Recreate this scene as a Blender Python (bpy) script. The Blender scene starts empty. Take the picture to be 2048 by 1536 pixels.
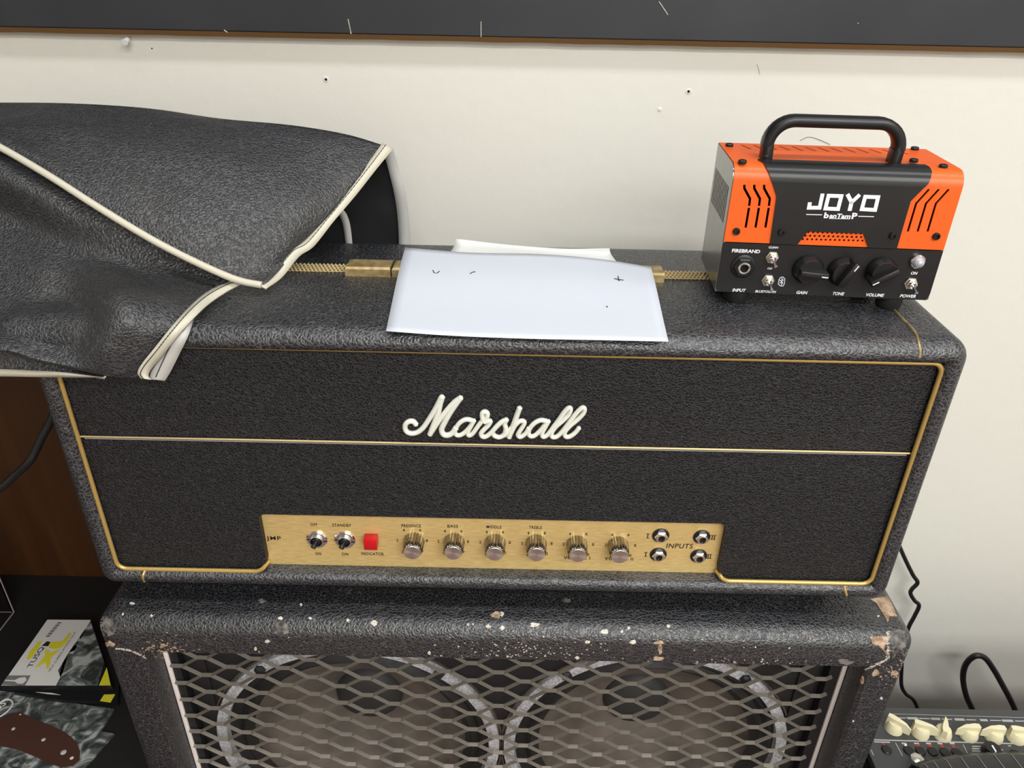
import bpy, bmesh, math, random
from mathutils import Vector, Matrix, noise
from mathutils.bvhtree import BVHTree
random.seed(7)
scene = bpy.context.scene
COL = scene.collection
# ------------------------------------------------------------------ camera
F = 1538.0; PITCH = math.radians(29.6); ROLL = math.atan(0.0205)
CAM = Vector((0, -0.538, 1.35))
FWD = Vector((0, math.cos(PITCH), -math.sin(PITCH)))
R0 = Vector((1, 0, 0)); U0 = R0.cross(FWD)
RT = math.cos(ROLL)*R0 + math.sin(ROLL)*U0
UP = -math.sin(ROLL)*R0 + math.cos(ROLL)*U0
cam_d = bpy.data.cameras.new('camera'); cam = bpy.data.objects.new('camera', cam_d); COL.objects.link(cam)
cam_d.sensor_width = 36; cam_d.lens = F/2048*36; cam_d.clip_start = 0.01
cam.matrix_world = Matrix(((RT.x, UP.x, -FWD.x, CAM.x), (RT.y, UP.y, -FWD.y, CAM.y), (RT.z, UP.z, -FWD.z, CAM.z), (0, 0, 0, 1)))
scene.camera = cam
# ------------------------------------------------------------------ world, lights, exposure
w = bpy.data.worlds.new('world'); scene.world = w; w.use_nodes = True
w.node_tree.nodes['Background'].inputs[0].default_value = (0.86, 0.88, 0.92, 1)
w.node_tree.nodes['Background'].inputs[1].default_value = 0.25
scene.view_settings.view_transform = 'Standard'; scene.view_settings.look = 'None'
scene.view_settings.gamma = 1; scene.view_settings.exposure = 0.08
scene.view_settings.use_curve_mapping = False
def area(name, loc, sx, sy, power, col, rot=(0, 0, 0)):
    l = bpy.data.lights.new(name, 'AREA'); l.shape = 'RECTANGLE'; l.size = sx; l.size_y = sy
    l.energy = power; l.color = col
    o = bpy.data.objects.new(name, l); COL.objects.link(o); o.location = loc; o.rotation_euler = rot
    return o
area('ceiling_lamp_near', (0.35, -0.30, 2.585), 2.4, 0.16, 17, (0.94, 0.97, 1.0))
area('ceiling_lamp_far', (0.95, -1.75, 2.585), 2.2, 0.30, 50, (0.98, 0.985, 0.98))
area('added_fill_lamp_back', (0.9, -2.9, 2.585), 2.2, 0.9, 62, (0.98, 0.985, 0.98))  # unseen extra lamp, added to brighten the lower wall evenly
area('ceiling_lamp_side', (2.72, -1.0, 2.585), 0.3, 1.3, 3, (1.0, 0.95, 0.90))

# ------------------------------------------------------------------ helpers
def ray(px, py): return FWD + ((px-1024)/F)*RT - ((py-768)/F)*UP
def Y(px, py, y):
    d = ray(px, py); return CAM + d*((y-CAM.y)/d.y)
def Zp(px, py, z):
    d = ray(px, py); return CAM + d*((z-CAM.z)/d.z)

def spline(pts, n, closed=False):
    pts = [Vector(p) for p in pts]; m = len(pts); out = []
    segs = m if closed else m-1
    for i in range(segs):
        if closed: a, b, c, d = (pts[(i+k-1) % m] for k in range(4))
        else:
            b, c = pts[i], pts[i+1]
            a = pts[i-1] if i > 0 else b*2-c
            d = pts[i+2] if i+2 < m else c*2-b
        for k in range(n):
            t = k/n
            out.append(0.5*((2*b)+(c-a)*t+(2*a-5*b+4*c-d)*t*t+(3*b-a-3*c+d)*t**3))
    if not closed: out.append(pts[-1])
    return out

class MB:
    def __init__(s): s.v = []; s.f = []
    def add(s, vs, fs):
        k = len(s.v); s.v += [Vector(p) for p in vs]; s.f += [tuple(i+k for i in f) for f in fs]; return s
    def box(s, x0, x1, y0, y1, z0, z1, bev=0.0):
        if bev:
            b = bmesh.new(); bmesh.ops.create_cube(b, size=1)
            for v in b.verts: v.co = Vector(((x0+x1)/2+v.co.x*(x1-x0), (y0+y1)/2+v.co.y*(y1-y0), (z0+z1)/2+v.co.z*(z1-z0)))
            bmesh.ops.bevel(b, geom=b.edges[:], offset=bev, segments=2, affect='EDGES', profile=0.5)
            b.verts.index_update(); s.add([v.co for v in b.verts], [[v.index for v in f.verts] for f in b.faces]); b.free(); return s
        vs = [(x, y, z) for x in (x0, x1) for y in (y0, y1) for z in (z0, z1)]
        return s.add(vs, [(0, 1, 3, 2), (4, 6, 7, 5), (0, 4, 5, 1), (2, 3, 7, 6), (0, 2, 6, 4), (1, 5, 7, 3)])
    def loft(s, rings, caps=(True, True), closed=True):
        n = len(rings[0]); vs = [p for r in rings for p in r]; fs = []
        for i in range(len(rings)-1):
            for j in range(n if closed else n-1):
                a = i*n+j; b = i*n+(j+1) % n; fs.append((a, b, b+n, a+n))
        if caps[0]: fs.append(tuple(range(n))[::-1])
        if caps[1]: fs.append(tuple((len(rings)-1)*n+j for j in range(n)))
        return s.add(vs, fs)
    def lathe(s, c, axis, prof, n=32, caps=(True, True), ridge=None):
        """prof: (radius, distance along axis)"""
        c = Vector(c); ax = Vector(axis).normalized()
        u = ax.cross(Vector((0, 0, 1)) if abs(ax.z) < .9 else Vector((1, 0, 0))).normalized(); v = ax.cross(u)
        rings = []
        for r, h in prof:
            rr = [(r*(1-ridge*(j % 2)) if ridge else r) for j in range(n)]
            rings.append([c+ax*h+(u*math.cos(2*math.pi*j/n)+v*math.sin(2*math.pi*j/n))*rr[j] for j in range(n)])
        return s.loft(rings, caps)
    def tube(s, pts, r, n=10, closed=False, squash=None):
        pts = [Vector(p) for p in pts]; m = len(pts); rings = []
        prev = None
        for i, p in enumerate(pts):
            if closed: t = pts[(i+1) % m]-pts[i-1]
            else: t = pts[min(i+1, m-1)]-pts[max(i-1, 0)]
            if t.length < 1e-9: t = Vector((1, 0, 0))
            t.normalize()
            if prev is None: u = t.cross(Vector((0, 1, 0)) if abs(t.y) < .9 else Vector((0, 0, 1))).normalized()
            else: u = (prev-t*prev.dot(t)).normalized()
            prev = u; v = t.cross(u)
            ri = r[i] if isinstance(r, (list, tuple)) else r
            ring = []
            for j in range(n):
                d = u*math.cos(2*math.pi*j/n)+v*math.sin(2*math.pi*j/n)
                if squash: d = Vector((d.x*squash[0], d.y*squash[1], d.z*squash[2]))
                ring.append(p+d*ri)
            rings.append(ring)
        if closed: rings.append(rings[0])
        return s.loft(rings, (not closed, not closed))
    def prism(s, poly, y0, y1, fr=None):
        """poly: (x,z) outline; y0 front, y1 back"""
        n = len(poly); A = [Vector((x, y0, z)) for x, z in poly]; B = [Vector((x, y1, z)) for x, z in poly]
        return s.loft([A, B])
    def ribbon(s, pts, wd, off, th, closed=False):
        """flat stroke in the x-z plane, pts (x,z), extruded from y=off by th towards -y"""
        m = len(pts); P = [Vector((p[0], p[1])) for p in pts]; L = []; Rr = []
        for i in range(m):
            a = P[i-1] if (i > 0 or closed) else None
            b = P[(i+1) % m] if (i < m-1 or closed) else None
            d1 = (P[i]-a).normalized() if a is not None else (b-P[i]).normalized()
            d2 = (b-P[i]).normalized() if b is not None else d1
            n1 = Vector((-d1.y, d1.x)); n2 = Vector((-d2.y, d2.x)); nn = (n1+n2).normalized()
            k = wd/2/max(.45, nn.dot(n1)); L.append(P[i]+nn*k); Rr.append(P[i]-nn*k)
        rings = []
        for l, r_ in zip(L, Rr):
            rings.append([Vector((l.x, off-th, l.y)), Vector((r_.x, off-th, r_.y)), Vector((r_.x, off, r_.y)), Vector((l.x, off, l.y))])
        if closed: rings.append(rings[0])
        return s.loft(rings, (not closed, not closed))

MW = {}
def obj(name, mb, mat, parent=None, local=False, smooth=True, label=None, kind=None):
    """link the collected shapes as ONE mesh object; vertices are given in world space unless local"""
    me = bpy.data.meshes.new(name)
    vs = mb.v
    pw = MW[parent.name] if parent else Matrix.Identity(4)
    if not local and parent:
        inv = pw.inverted(); vs = [inv @ v for v in vs]
    me.from_pydata([tuple(v) for v in vs], [], mb.f)
    b = bmesh.new(); b.from_mesh(me); bmesh.ops.recalc_face_normals(b, faces=b.faces[:]); b.to_mesh(me); b.free()
    o = bpy.data.objects.new(name, me); COL.objects.link(o)
    if mat: me.materials.append(mat)
    if smooth:
        for p in me.polygons: p.use_smooth = True
        try: me.set_sharp_from_angle(angle=math.radians(38))
        except Exception: pass
    if parent: o.parent = parent
    MW[o.name] = pw.copy()
    if label: o['label'] = label
    if kind: o['kind'] = kind
    return o
def thing(name, label, cat, loc=(0, 0, 0), mat4=None, group=None):
    o = bpy.data.objects.new(name, None); COL.objects.link(o)
    M = mat4 if mat4 else Matrix.Translation(loc); o.matrix_world = M; MW[o.name] = M.copy()
    o.empty_display_size = .05
    o['label'] = label; o['category'] = cat
    if group: o['group'] = group
    return o
def tag(o, label, cat, group=None):
    o['label'] = label; o['category'] = cat
    if group: o['group'] = group
    return o
def recentre(o):
    me = o.data; c = sum((v.co for v in me.vertices), Vector())/len(me.vertices)
    zmin = min(v.co.z for v in me.vertices); c.z = zmin
    me.transform(Matrix.Translation(-c)); o.location = c; return o
def struct(name, mb, mat, smooth=False):
    o = obj(name, mb, mat, smooth=smooth); o['kind'] = 'structure'; return o

# text made of geometry ------------------------------------------------
_tc = {}
def glyphs(txt, shear=0.0, bold=0.0, spacing=1.0):
    k = (txt, shear, bold, spacing)
    if k in _tc: return _tc[k]
    c = bpy.data.curves.new('t', 'FONT'); c.body = txt; c.size = 1; c.shear = shear; c.offset = bold; c.space_character = spacing
    c.extrude = 0; c.resolution_u = 4
    o = bpy.data.objects.new('t', c); COL.objects.link(o)
    dg = bpy.context.evaluated_depsgraph_get(); dg.update()
    me = bpy.data.meshes.new_from_object(o.evaluated_get(dg))
    vs = [v.co.copy() for v in me.vertices]; fs = [tuple(p.vertices) for p in me.polygons]
    bpy.data.objects.remove(o); bpy.data.curves.remove(c); bpy.data.meshes.remove(me)
    x0 = min(v.x for v in vs); x1 = max(v.x for v in vs); y0 = min(v.y for v in vs); y1 = max(v.y for v in vs)
    _tc[k] = ([((v.x-x0)/(x1-x0), (v.y-y0)/(y1-y0)) for v in vs], fs); return _tc[k]
def text(mb, txt, A, B, h, th=0.00015, up=Vector((0, 0, 1)), nrm=Vector((0, -1, 0)), **kw):
    """A left baseline, B right baseline (3-D), h cap height"""
    g, fs = glyphs(txt, **kw); A = Vector(A); X = Vector(B)-A
    n = len(g)
    top = [A+X*x+up*(h*y)+nrm*th for x, y in g]
    return mb.add(top, fs)

# ------------------------------------------------------------------ materials
def mat(name, col, rough=.5, metal=0.0, spec=.5, coat=0.0, alpha=1, trans=0.0, ior=1.45):
    m = bpy.data.materials.new(name); m.use_nodes = True; b = m.node_tree.nodes['Principled BSDF']
    b.inputs['Base Color'].default_value = (*col, 1); b.inputs['Roughness'].default_value = rough
    b.inputs['Metallic'].default_value = metal; b.inputs['Specular IOR Level'].default_value = spec
    b.inputs['Coat Weight'].default_value = coat; b.inputs['Transmission Weight'].default_value = trans; b.inputs['IOR'].default_value = ior
    # a trace of uneven colour and gloss on every surface
    nt = m.node_tree; tc = nt.nodes.new('ShaderNodeTexCoord'); nz = nt.nodes.new('ShaderNodeTexNoise'); nz.inputs['Scale'].default_value = 90
    nt.links.new(tc.outputs['Object'], nz.inputs['Vector'])
    mr = nt.nodes.new('ShaderNodeMapRange'); mr.inputs['To Min'].default_value = max(0, rough-.05); mr.inputs['To Max'].default_value = min(1, rough+.05)
    nt.links.new(nz.outputs['Fac'], mr.inputs['Value']); nt.links.new(mr.outputs['Result'], b.inputs['Roughness'])
    return m
def N(m, t, **kw):
    n = m.node_tree.nodes.new(t)
    for k, v in kw.items():
        if k in n.inputs: n.inputs[k].default_value = v
        else: setattr(n, k, v)
    return n
def lk(m, a, b): m.node_tree.links.new(a, b)
def ramp(m, src, stops):
    r = N(m, 'ShaderNodeValToRGB'); lk(m, src, r.inputs['Fac']); e = r.color_ramp.elements
    while len(e) < len(stops): e.new(0.5)
    for i, (p, c) in enumerate(stops): e[i].position = p; e[i].color = (*c, 1) if len(c) == 3 else c
    return r
def vinyl(name, col, vein_glint, cell=0.0020, rough=.38, bump=.6, veinw=.16, dust=.5, dirt=None, stretch=(1, 1, 1), spec=.5):  # dust weighs pale crackle lines: light caught by the grain, painted in
    """embossed leather cloth: pebbles split by fine crackle lines"""
    m = bpy.data.materials.new(name); m.use_nodes = True; b = m.node_tree.nodes['Principled BSDF']
    tc = N(m, 'ShaderNodeTexCoord'); mp = N(m, 'ShaderNodeMapping'); mp.inputs['Scale'].default_value = stretch
    lk(m, tc.outputs['Object'], mp.inputs['Vector'])
    nz = N(m, 'ShaderNodeTexNoise', Scale=0.55/cell, Detail=2.0)
    lk(m, mp.outputs[0], nz.inputs['Vector'])
    sub = N(m, 'ShaderNodeVectorMath', operation='SUBTRACT'); sub.inputs[1].default_value = (.5, .5, .5); lk(m, nz.outputs['Color'], sub.inputs[0])
    sc = N(m, 'ShaderNodeVectorMath', operation='SCALE'); sc.inputs['Scale'].default_value = cell*1.7; lk(m, sub.outputs[0], sc.inputs[0])
    ad = N(m, 'ShaderNodeVectorMath', operation='ADD'); lk(m, mp.outputs[0], ad.inputs[0]); lk(m, sc.outputs[0], ad.inputs[1])
    vo = N(m, 'ShaderNodeTexVoronoi', feature='DISTANCE_TO_EDGE', Scale=1/cell); lk(m, ad.outputs[0], vo.inputs['Vector'])
    rp = ramp(m, vo.outputs['Distance'], [(0.0, (1, 1, 1)), (veinw, (0, 0, 0))])
    big = N(m, 'ShaderNodeTexNoise', Scale=9.0, Detail=3.0); lk(m, tc.outputs['Object'], big.inputs['Vector'])
    brk = N(m, 'ShaderNodeTexNoise', Scale=0.45/cell, Detail=1.0); lk(m, tc.outputs['Object'], brk.inputs['Vector'])
    bm = N(m, 'ShaderNodeMapRange'); bm.inputs['From Min'].default_value = .30; bm.inputs['From Max'].default_value = .55; bm.inputs['To Min'].default_value = .62; lk(m, brk.outputs['Fac'], bm.inputs['Value'])
    mu = N(m, 'ShaderNodeMath', operation='MULTIPLY'); lk(m, rp.outputs['Color'], mu.inputs[0]); lk(m, bm.outputs['Result'], mu.inputs[1])
    mu2 = N(m, 'ShaderNodeMath', operation='MULTIPLY'); lk(m, mu.outputs[0], mu2.inputs[0]); mu2.inputs[1].default_value = dust
    mx = N(m, 'ShaderNodeMixRGB'); mx.inputs['Color1'].default_value = (*col, 1); mx.inputs['Color2'].default_value = (*vein_glint, 1)
    lk(m, mu2.outputs[0], mx.inputs['Fac'])
    out = mx.outputs[0]
    if dirt:
        dr = ramp(m, big.outputs['Fac'], [(.45, (0, 0, 0)), (.72, (1, 1, 1))])
        dm = N(m, 'ShaderNodeMath', operation='MULTIPLY'); lk(m, dr.outputs['Color'], dm.inputs[0]); dm.inputs[1].default_value = dirt[3]
        mx2 = N(m, 'ShaderNodeMixRGB'); lk(m, out, mx2.inputs['Color1']); mx2.inputs['Color2'].default_value = (*dirt[:3], 1); lk(m, dm.outputs[0], mx2.inputs['Fac']); out = mx2.outputs[0]
    lk(m, out, b.inputs['Base Color'])
    # relief
    rp2 = ramp(m, vo.outputs['Distance'], [(0.0, (0, 0, 0)), (.30, (1, 1, 1))])
    bp = N(m, 'ShaderNodeBump'); bp.inputs['Strength'].default_value = bump; bp.inputs['Distance'].default_value = cell*.22
    lk(m, rp2.outputs['Color'], bp.inputs['Height']); lk(m, bp.outputs[0], b.inputs['Normal'])
    b.inputs['Roughness'].default_value = rough; b.inputs['Specular IOR Level'].default_value = spec
    return m
M = {}
M['tolex'] = vinyl('tolex', (.0080, .0092, .0125), (.23, .235, .24), cell=.0036, rough=.40, bump=.42, dust=.45, veinw=.085, spec=1.0)
M['fascia'] = vinyl('fascia_vinyl', (.0050, .0052, .0068), (.13, .128, .135), cell=.0024, rough=.48, bump=.7, dust=.33, veinw=.11, spec=.4)
M['cab'] = vinyl('cab_tolex', (.0074, .0080, .0104), (.22, .222, .222), cell=.0034, rough=.36, bump=.45, dust=.42, veinw=.085, spec=.95, dirt=(.03, .027, .022, .2))
M['smoothvinyl'] = vinyl('smooth_vinyl', (.008, .008, .009), (.03, .03, .032), cell=.0016, rough=.45, bump=.4, dust=.4)
M['cover'] = vinyl('cover_vinyl', (.019, .020, .023), (.15, .15, .152), cell=.0030, rough=.38, bump=.62, dust=.45, veinw=.10, spec=.7, dirt=(.05, .045, .036, .35), stretch=(1, 1, 1.0))
M['coverin'] = mat('cover_lining', (.014, .014, .015), .8)
M['cream'] = mat('cream_vinyl', (.62, .585, .47), .45)
M['creamgrey'] = mat('cream_vinyl_inside', (.55, .545, .52), .6)
M['stitch'] = mat('thread', (.03, .03, .03), .8)
M['gold'] = mat('gold_piping', (.64, .44, .14), .30, .55)
M['goldlight'] = mat('gold_bead', (.78, .62, .33), .30, .5)
M['brass'] = mat('aged_brass', (.46, .35, .16), .48, .6)
M['chrome'] = mat('chrome', (.80, .79, .77), .14, 1)
M['spun'] = mat('spun_aluminium', (.83, .80, .74), .26, 1)
_m = M['spun']; _b = _m.node_tree.nodes['Principled BSDF']; _b.inputs['Anisotropic'].default_value = .85
_t = N(_m, 'ShaderNodeTangent', direction_type='RADIAL', axis='Y'); lk(_m, _t.outputs[0], _b.inputs['Tangent'])
M['darkmetal'] = mat('dark_metal', (.30, .28, .27), .20, 1)
M['black'] = mat('black_plastic', (.009, .009, .010), .32)
M['blackmat'] = mat('black_matte', (.012, .012, .013), .6)
M['rubber'] = mat('black_rubber', (.012, .012, .012), .7)
M['red'] = mat('red_jewel', (.70, .012, .02), .15, 0, .5, 0, 1, .25)
M['ink'] = mat('black_ink', (.02, .012, .008), .6)
M['logo'] = mat('ivory_plastic', (.78, .79, .70), .35)
M['whiteprint'] = mat('white_print', (.88, .90, .95), .5)
M['orange'] = mat('orange_paint', (.86, .125, .012), .36)
M['blacksteel'] = mat('black_steel', (.013, .013, .014), .30)
M['greysteel'] = mat('dark_grey_steel', (.26, .26, .245), .22, 1)
M['hole'] = mat('dark_hole', (.002, .002, .002), .9)
M['paper'] = mat('white_paper', (.64, .68, .75), .7)
M['paper2'] = mat('thin_paper', (.74, .75, .72), .7)
M['mesh'] = mat('bronze_grey_steel', (.24, .215, .18), .42, .4)
M['whitepipe'] = mat('white_piping', (.78, .70, .66), .5)
M['basket'] = None
M['cream_knob'] = mat('cream_plastic', (.76, .70, .46), .38)
M['rear_amp'] = mat('charcoal_panel', (.060, .062, .064), .5)
M['line'] = mat('grey_print', (.42, .42, .40), .6)
M['redprint'] = mat('red_print', (.36, .04, .04), .6)
M['cable'] = mat('cable_rubber', (.014, .014, .014), .45)
M['chipw'] = mat('chip_primer', (.66, .62, .52), .8)
M['tan'] = mat('bare_wood', (.42, .29, .19), .8)
M['flake'] = mat('dried_glue', (.15, .14, .125), .45)
def vary(m_, c1, c2, sc=260, lo=.38, hi=.62, st=(1, 1, 1)):
    b_ = m_.node_tree.nodes['Principled BSDF']; t_ = N(m_, 'ShaderNodeTexCoord'); p_ = N(m_, 'ShaderNodeMapping'); p_.inputs['Scale'].default_value = st; lk(m_, t_.outputs['Object'], p_.inputs['Vector'])
    n_ = N(m_, 'ShaderNodeTexNoise', Scale=sc, Detail=4.0); lk(m_, p_.outputs[0], n_.inputs['Vector']); r = ramp(m_, n_.outputs['Fac'], [(lo, c1), (hi, c2)]); lk(m_, r.outputs[0], b_.inputs['Base Color'])
vary(M['flake'], (.035, .033, .034), (.20, .18, .16), 170); vary(M['tan'], (.26, .16, .09), (.52, .38, .27), 200); vary(M['chipw'], (.48, .42, .33), (.72, .69, .62), 500)
vary(M['brass'], (.30, .20, .08), (.56, .44, .22), 120, .3, .7)
M['acrylic'] = mat('acrylic_edge', (.35, .28, .28), .25)
M['glass'] = mat('clear_acrylic', (.95, .95, .95), .04, 0, .5, 0, 1, 1.0, 1.1)
# brushed gold panel
m = mat('brushed_gold', (.70, .50, .19), .36, .35); M['panel'] = m
b = m.node_tree.nodes['Principled BSDF']; tc = N(m, 'ShaderNodeTexCoord'); mp = N(m, 'ShaderNodeMapping'); mp.inputs['Scale'].default_value = (90, 1, 1300)
lk(m, tc.outputs['Object'], mp.inputs['Vector']); nz = N(m, 'ShaderNodeTexNoise', Scale=1.0, Detail=3.0); lk(m, mp.outputs[0], nz.inputs['Vector'])
r_ = ramp(m, nz.outputs['Fac'], [(.3, (.66, .45, .15)), (.72, (.85, .66, .31))]); lk(m, r_.outputs[0], b.inputs['Base Color'])
bp = N(m, 'ShaderNodeBump'); bp.inputs['Strength'].default_value = .25; bp.inputs['Distance'].default_value = .0002; lk(m, nz.outputs['Fac'], bp.inputs['Height']); lk(m, bp.outputs[0], b.inputs['Normal'])
# wall paint
m = mat('wall_paint', (.78, .76, .69), .55); M['wall'] = m
b = m.node_tree.nodes['Principled BSDF']; tc = N(m, 'ShaderNodeTexCoord'); nz = N(m, 'ShaderNodeTexNoise', Scale=60.0, Detail=4.0); lk(m, tc.outputs['Object'], nz.inputs['Vector'])
n2 = N(m, 'ShaderNodeTexNoise', Scale=2.2, Detail=2.0); lk(m, tc.outputs['Object'], n2.inputs['Vector'])
r_ = ramp(m, n2.outputs['Fac'], [(.35, (.79, .775, .70)), (.68, (.79, .755, .68))]); lk(m, r_.outputs[0], b.inputs['Base Color'])
bp = N(m, 'ShaderNodeBump'); bp.inputs['Strength'].default_value = .35; bp.inputs['Distance'].default_value = .0012; lk(m, nz.outputs['Fac'], bp.inputs['Height']); lk(m, bp.outputs[0], b.inputs['Normal'])
M['ceiling'] = mat('ceiling_paint', (.75, .74, .72), .9)
M['floor'] = mat('floor_carpet', (.17, .11, .10), .9)
M['sealring'] = mat('seal_ring', (.075, .05, .035), .6)
# slate-black board with scuffs
m = mat('black_board', (.034, .036, .042), .42); M['board'] = m
b = m.node_tree.nodes['Principled BSDF']; tc = N(m, 'ShaderNodeTexCoord'); nz = N(m, 'ShaderNodeTexNoise', Scale=7.0, Detail=6.0); lk(m, tc.outputs['Object'], nz.inputs['Vector'])
r_ = ramp(m, nz.outputs['Fac'], [(.3, (.021, .023, .029)), (.75, (.035, .037, .042))]); lk(m, r_.outputs[0], b.inputs['Base Color'])
M['mdf'] = mat('raw_board_edge', (.23, .115, .035), .7)
# brown wood
def wood(name, c1, c2):
    m = mat(name, c1, .45); b = m.node_tree.nodes['Principled BSDF']; tc = N(m, 'ShaderNodeTexCoord'); mp = N(m, 'ShaderNodeMapping'); mp.inputs['Scale'].default_value = (14, 14, 1.2)
    lk(m, tc.outputs['Object'], mp.inputs['Vector']); nz = N(m, 'ShaderNodeTexNoise', Scale=3.0, Detail=5.0, Distortion=1.2); lk(m, mp.outputs[0], nz.inputs['Vector'])
    r_ = ramp(m, nz.outputs['Fac'], [(.3, c1), (.7, c2)]); lk(m, r_.outputs[0], b.inputs['Base Color']); return m
M['wood'] = wood('brown_wood', (.040, .014, .0035), (.062, .023, .006))
M['shelfblack'] = mat('black_shelf', (.008, .007, .007), .6)
# speaker paper cone with concentric ribs
m = mat('paper_cone', (.075, .062, .052), .75); M['cone'] = m
b = m.node_tree.nodes['Principled BSDF']; tc = N(m, 'ShaderNodeTexCoord'); nz = N(m, 'ShaderNodeTexNoise', Scale=16.0, Detail=5.0); lk(m, tc.outputs['Object'], nz.inputs['Vector'])
r_ = ramp(m, nz.outputs['Fac'], [(.3, (.060, .048, .040)), (.72, (.175, .145, .122))]); lk(m, r_.outputs[0], b.inputs['Base Color'])
M['dust'] = mat('dust_cap', (.030, .029, .029), .6)
M['foam'] = mat('rubber_surround', (.014, .013, .013), .6)
m = mat('galvanised_rim', (.50, .51, .54), .5, .35); M['basket'] = m
b = m.node_tree.nodes['Principled BSDF']; tc = N(m, 'ShaderNodeTexCoord'); nz = N(m, 'ShaderNodeTexNoise', Scale=420.0, Detail=3.0); lk(m, tc.outputs['Object'], nz.inputs['Vector'])
r_ = ramp(m, nz.outputs['Fac'], [(.35, (.36, .37, .40)), (.62, (.66, .67, .70))]); lk(m, r_.outputs[0], b.inputs['Base Color'])
# pearloid sheet
m = mat('grey_pearloid', (.1, .1, .1), .25); M['pearl'] = m
b = m.node_tree.nodes['Principled BSDF']; tc = N(m, 'ShaderNodeTexCoord'); nz = N(m, 'ShaderNodeTexNoise', Scale=38.0, Detail=2.0, Distortion=2.2); lk(m, tc.outputs['Object'], nz.inputs['Vector'])
r_ = ramp(m, nz.outputs['Fac'], [(.35, (.03, .035, .034)), (.52, (.10, .11, .105)), (.66, (.34, .36, .34))]); lk(m, r_.outputs[0], b.inputs['Base Color'])
M['tort'] = mat('brown_backing', (.055, .022, .014), .5)
M['card'] = mat('white_card', (.62, .60, .57), .6)
M['cardgrey'] = mat('grey_card_print', (.16, .16, .15), .6)
M['cardphoto'] = M['pearl']
M['yellow'] = mat('yellow_print', (.62, .56, .03), .5)
M['lamp'] = None

# ------------------------------------------------------------------ room
WY = .37
struct('wall_back', MB().box(-2.6, 3.0, WY, WY+.1, 0, 2.6), M['wall'])
struct('wall_left', MB().box(-2.7, -2.6, -3.6, WY, 0, 2.6), M['wall'])
struct('wall_right', MB().box(3.0, 3.1, -3.6, WY, 0, 2.6), M['wall'])
struct('wall_front', MB().box(-2.6, 3.0, -3.7, -3.6, 0, 2.6), M['wall'])
struct('floor', MB().box(-2.7, 3.1, -3.7, WY+.1, -.1, 0), M['floor'])
struct('ceiling', MB().box(-2.7, 3.1, -3.7, WY+.1, 2.6, 2.7), M['ceiling'])
for nm, (x, y, sx, sy) in (('light_fitting', (.35, -.30, 2.44, .26)), ('light_fitting', (.95, -1.75, 2.24, .34)), ('light_fitting', (.9, -2.9, 2.24, .94)), ('light_fitting', (2.72, -1.0, .34, 1.34))):  # the far-end frame goes with the added fill lamp
    mb = MB(); mb.box(x-sx/2-.02, x+sx/2+.02, y-sy/2-.02, y-sy/2, 2.57, 2.6); mb.box(x-sx/2-.02, x+sx/2+.02, y+sy/2, y+sy/2+.02, 2.57, 2.6)
    mb.box(x-sx/2-.02, x-sx/2, y-sy/2, y+sy/2, 2.57, 2.6); mb.box(x+sx/2, x+sx/2+.02, y-sy/2, y+sy/2, 2.57, 2.6)
    o = recentre(obj(nm, mb, M['ceiling'], smooth=False))
    tag(o, {(.35): 'white ceiling light frame above the amplifier', (.95): 'white ceiling light frame further out in the room', (.9): 'white frame of the added, unseen fill lamp at the far end of the room', (2.72): 'white ceiling light frame at the right side of the room'}[x], 'lamp')

# black board on the wall with a raw brown lower edge
bz = Y(1024, 87, WY-.016).z
t = thing('wall_board', 'long black board with raw brown lower edge fixed on wall', 'board', (0, WY, bz))
obj('board_face', MB().box(-1.6, 1.9, WY-.016, WY, bz+.006, bz+.55, .0012), M['board'], t, smooth=False)
mb = MB(); n = 200; top = []; bot = []
for i in range(n+1):
    x = -1.6+3.5*i/n; j = noise.noise(Vector((x*22, 0, 0)))*.0006
    top.append(Vector((x, WY-.0162, bz+.006))); bot.append(Vector((x, WY-.011, bz+.0005+j)))
mb.loft([top, bot, [Vector((p.x, WY, p.z)) for p in bot], [Vector((p.x, WY, p.z)) for p in top]], (False, False), closed=False)
obj('raw_edge', mb, M['mdf'], t, smooth=False, label='raw brown fibreboard edge')
mb = MB()
for (x0, y0, x1, y1) in ((696, 38, 702, 66), (962, 43, 962, 74), (448, 60, 455, 65), (1318, 3, 1336, 30), (1715, 46, 1717, 47), (700, 64, 703, 68)):
    mb.tube([Y(x0, y0, WY-.0163), Y(x1, y1, WY-.0163)], .00045, 5)
obj('scratch', mb, M['chipw'], t, label='pale scratches on the board', kind='stuff')
# push pin and old holes
pp = Y(252, 82, WY-.012); q = Y(262, 74, WY)
mb = MB(); mb.lathe(q, pp-q, [(.0006, 0), (.0006, .009), (.003, .0092), (.0018, .0115), (.0018, .014), (.0034, .0142), (.0034, .0158)], 16)
tag(recentre(obj('push_pin', mb, mat('clear_white_plastic', (.75, .76, .75), .2))), 'small whitish push pin in wall just under the black board', 'pin')
for k, (px, py, r, lab) in enumerate(((304, 97, .0012, 'tiny dark nail hole right of the push pin'), (652, 159, .0021, 'dark chipped nail hole in wall above the black cover'), (1377, 183, .0021, 'dark chipped nail hole in wall left of the carry handle'))):
    p = Y(px, py, WY); mb = MB()
    mb.lathe(p, (0, -1, 0), [(r*.7, .0002), (r*.35, .0003)], 10)
    t = thing('nail_hole', lab, 'hole', p)
    obj('opening', mb, M['hole'], t)
    if k: mb = MB().lathe(p+Vector((0, 0, .0)), (0, -1, 0), [(r*1.8, .0), (r*1.3, .0006), (r*.75, .0006), (r*.72, .0002)], 9, (False, False)); obj('rim', mb, M['ceiling'], t)
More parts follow.
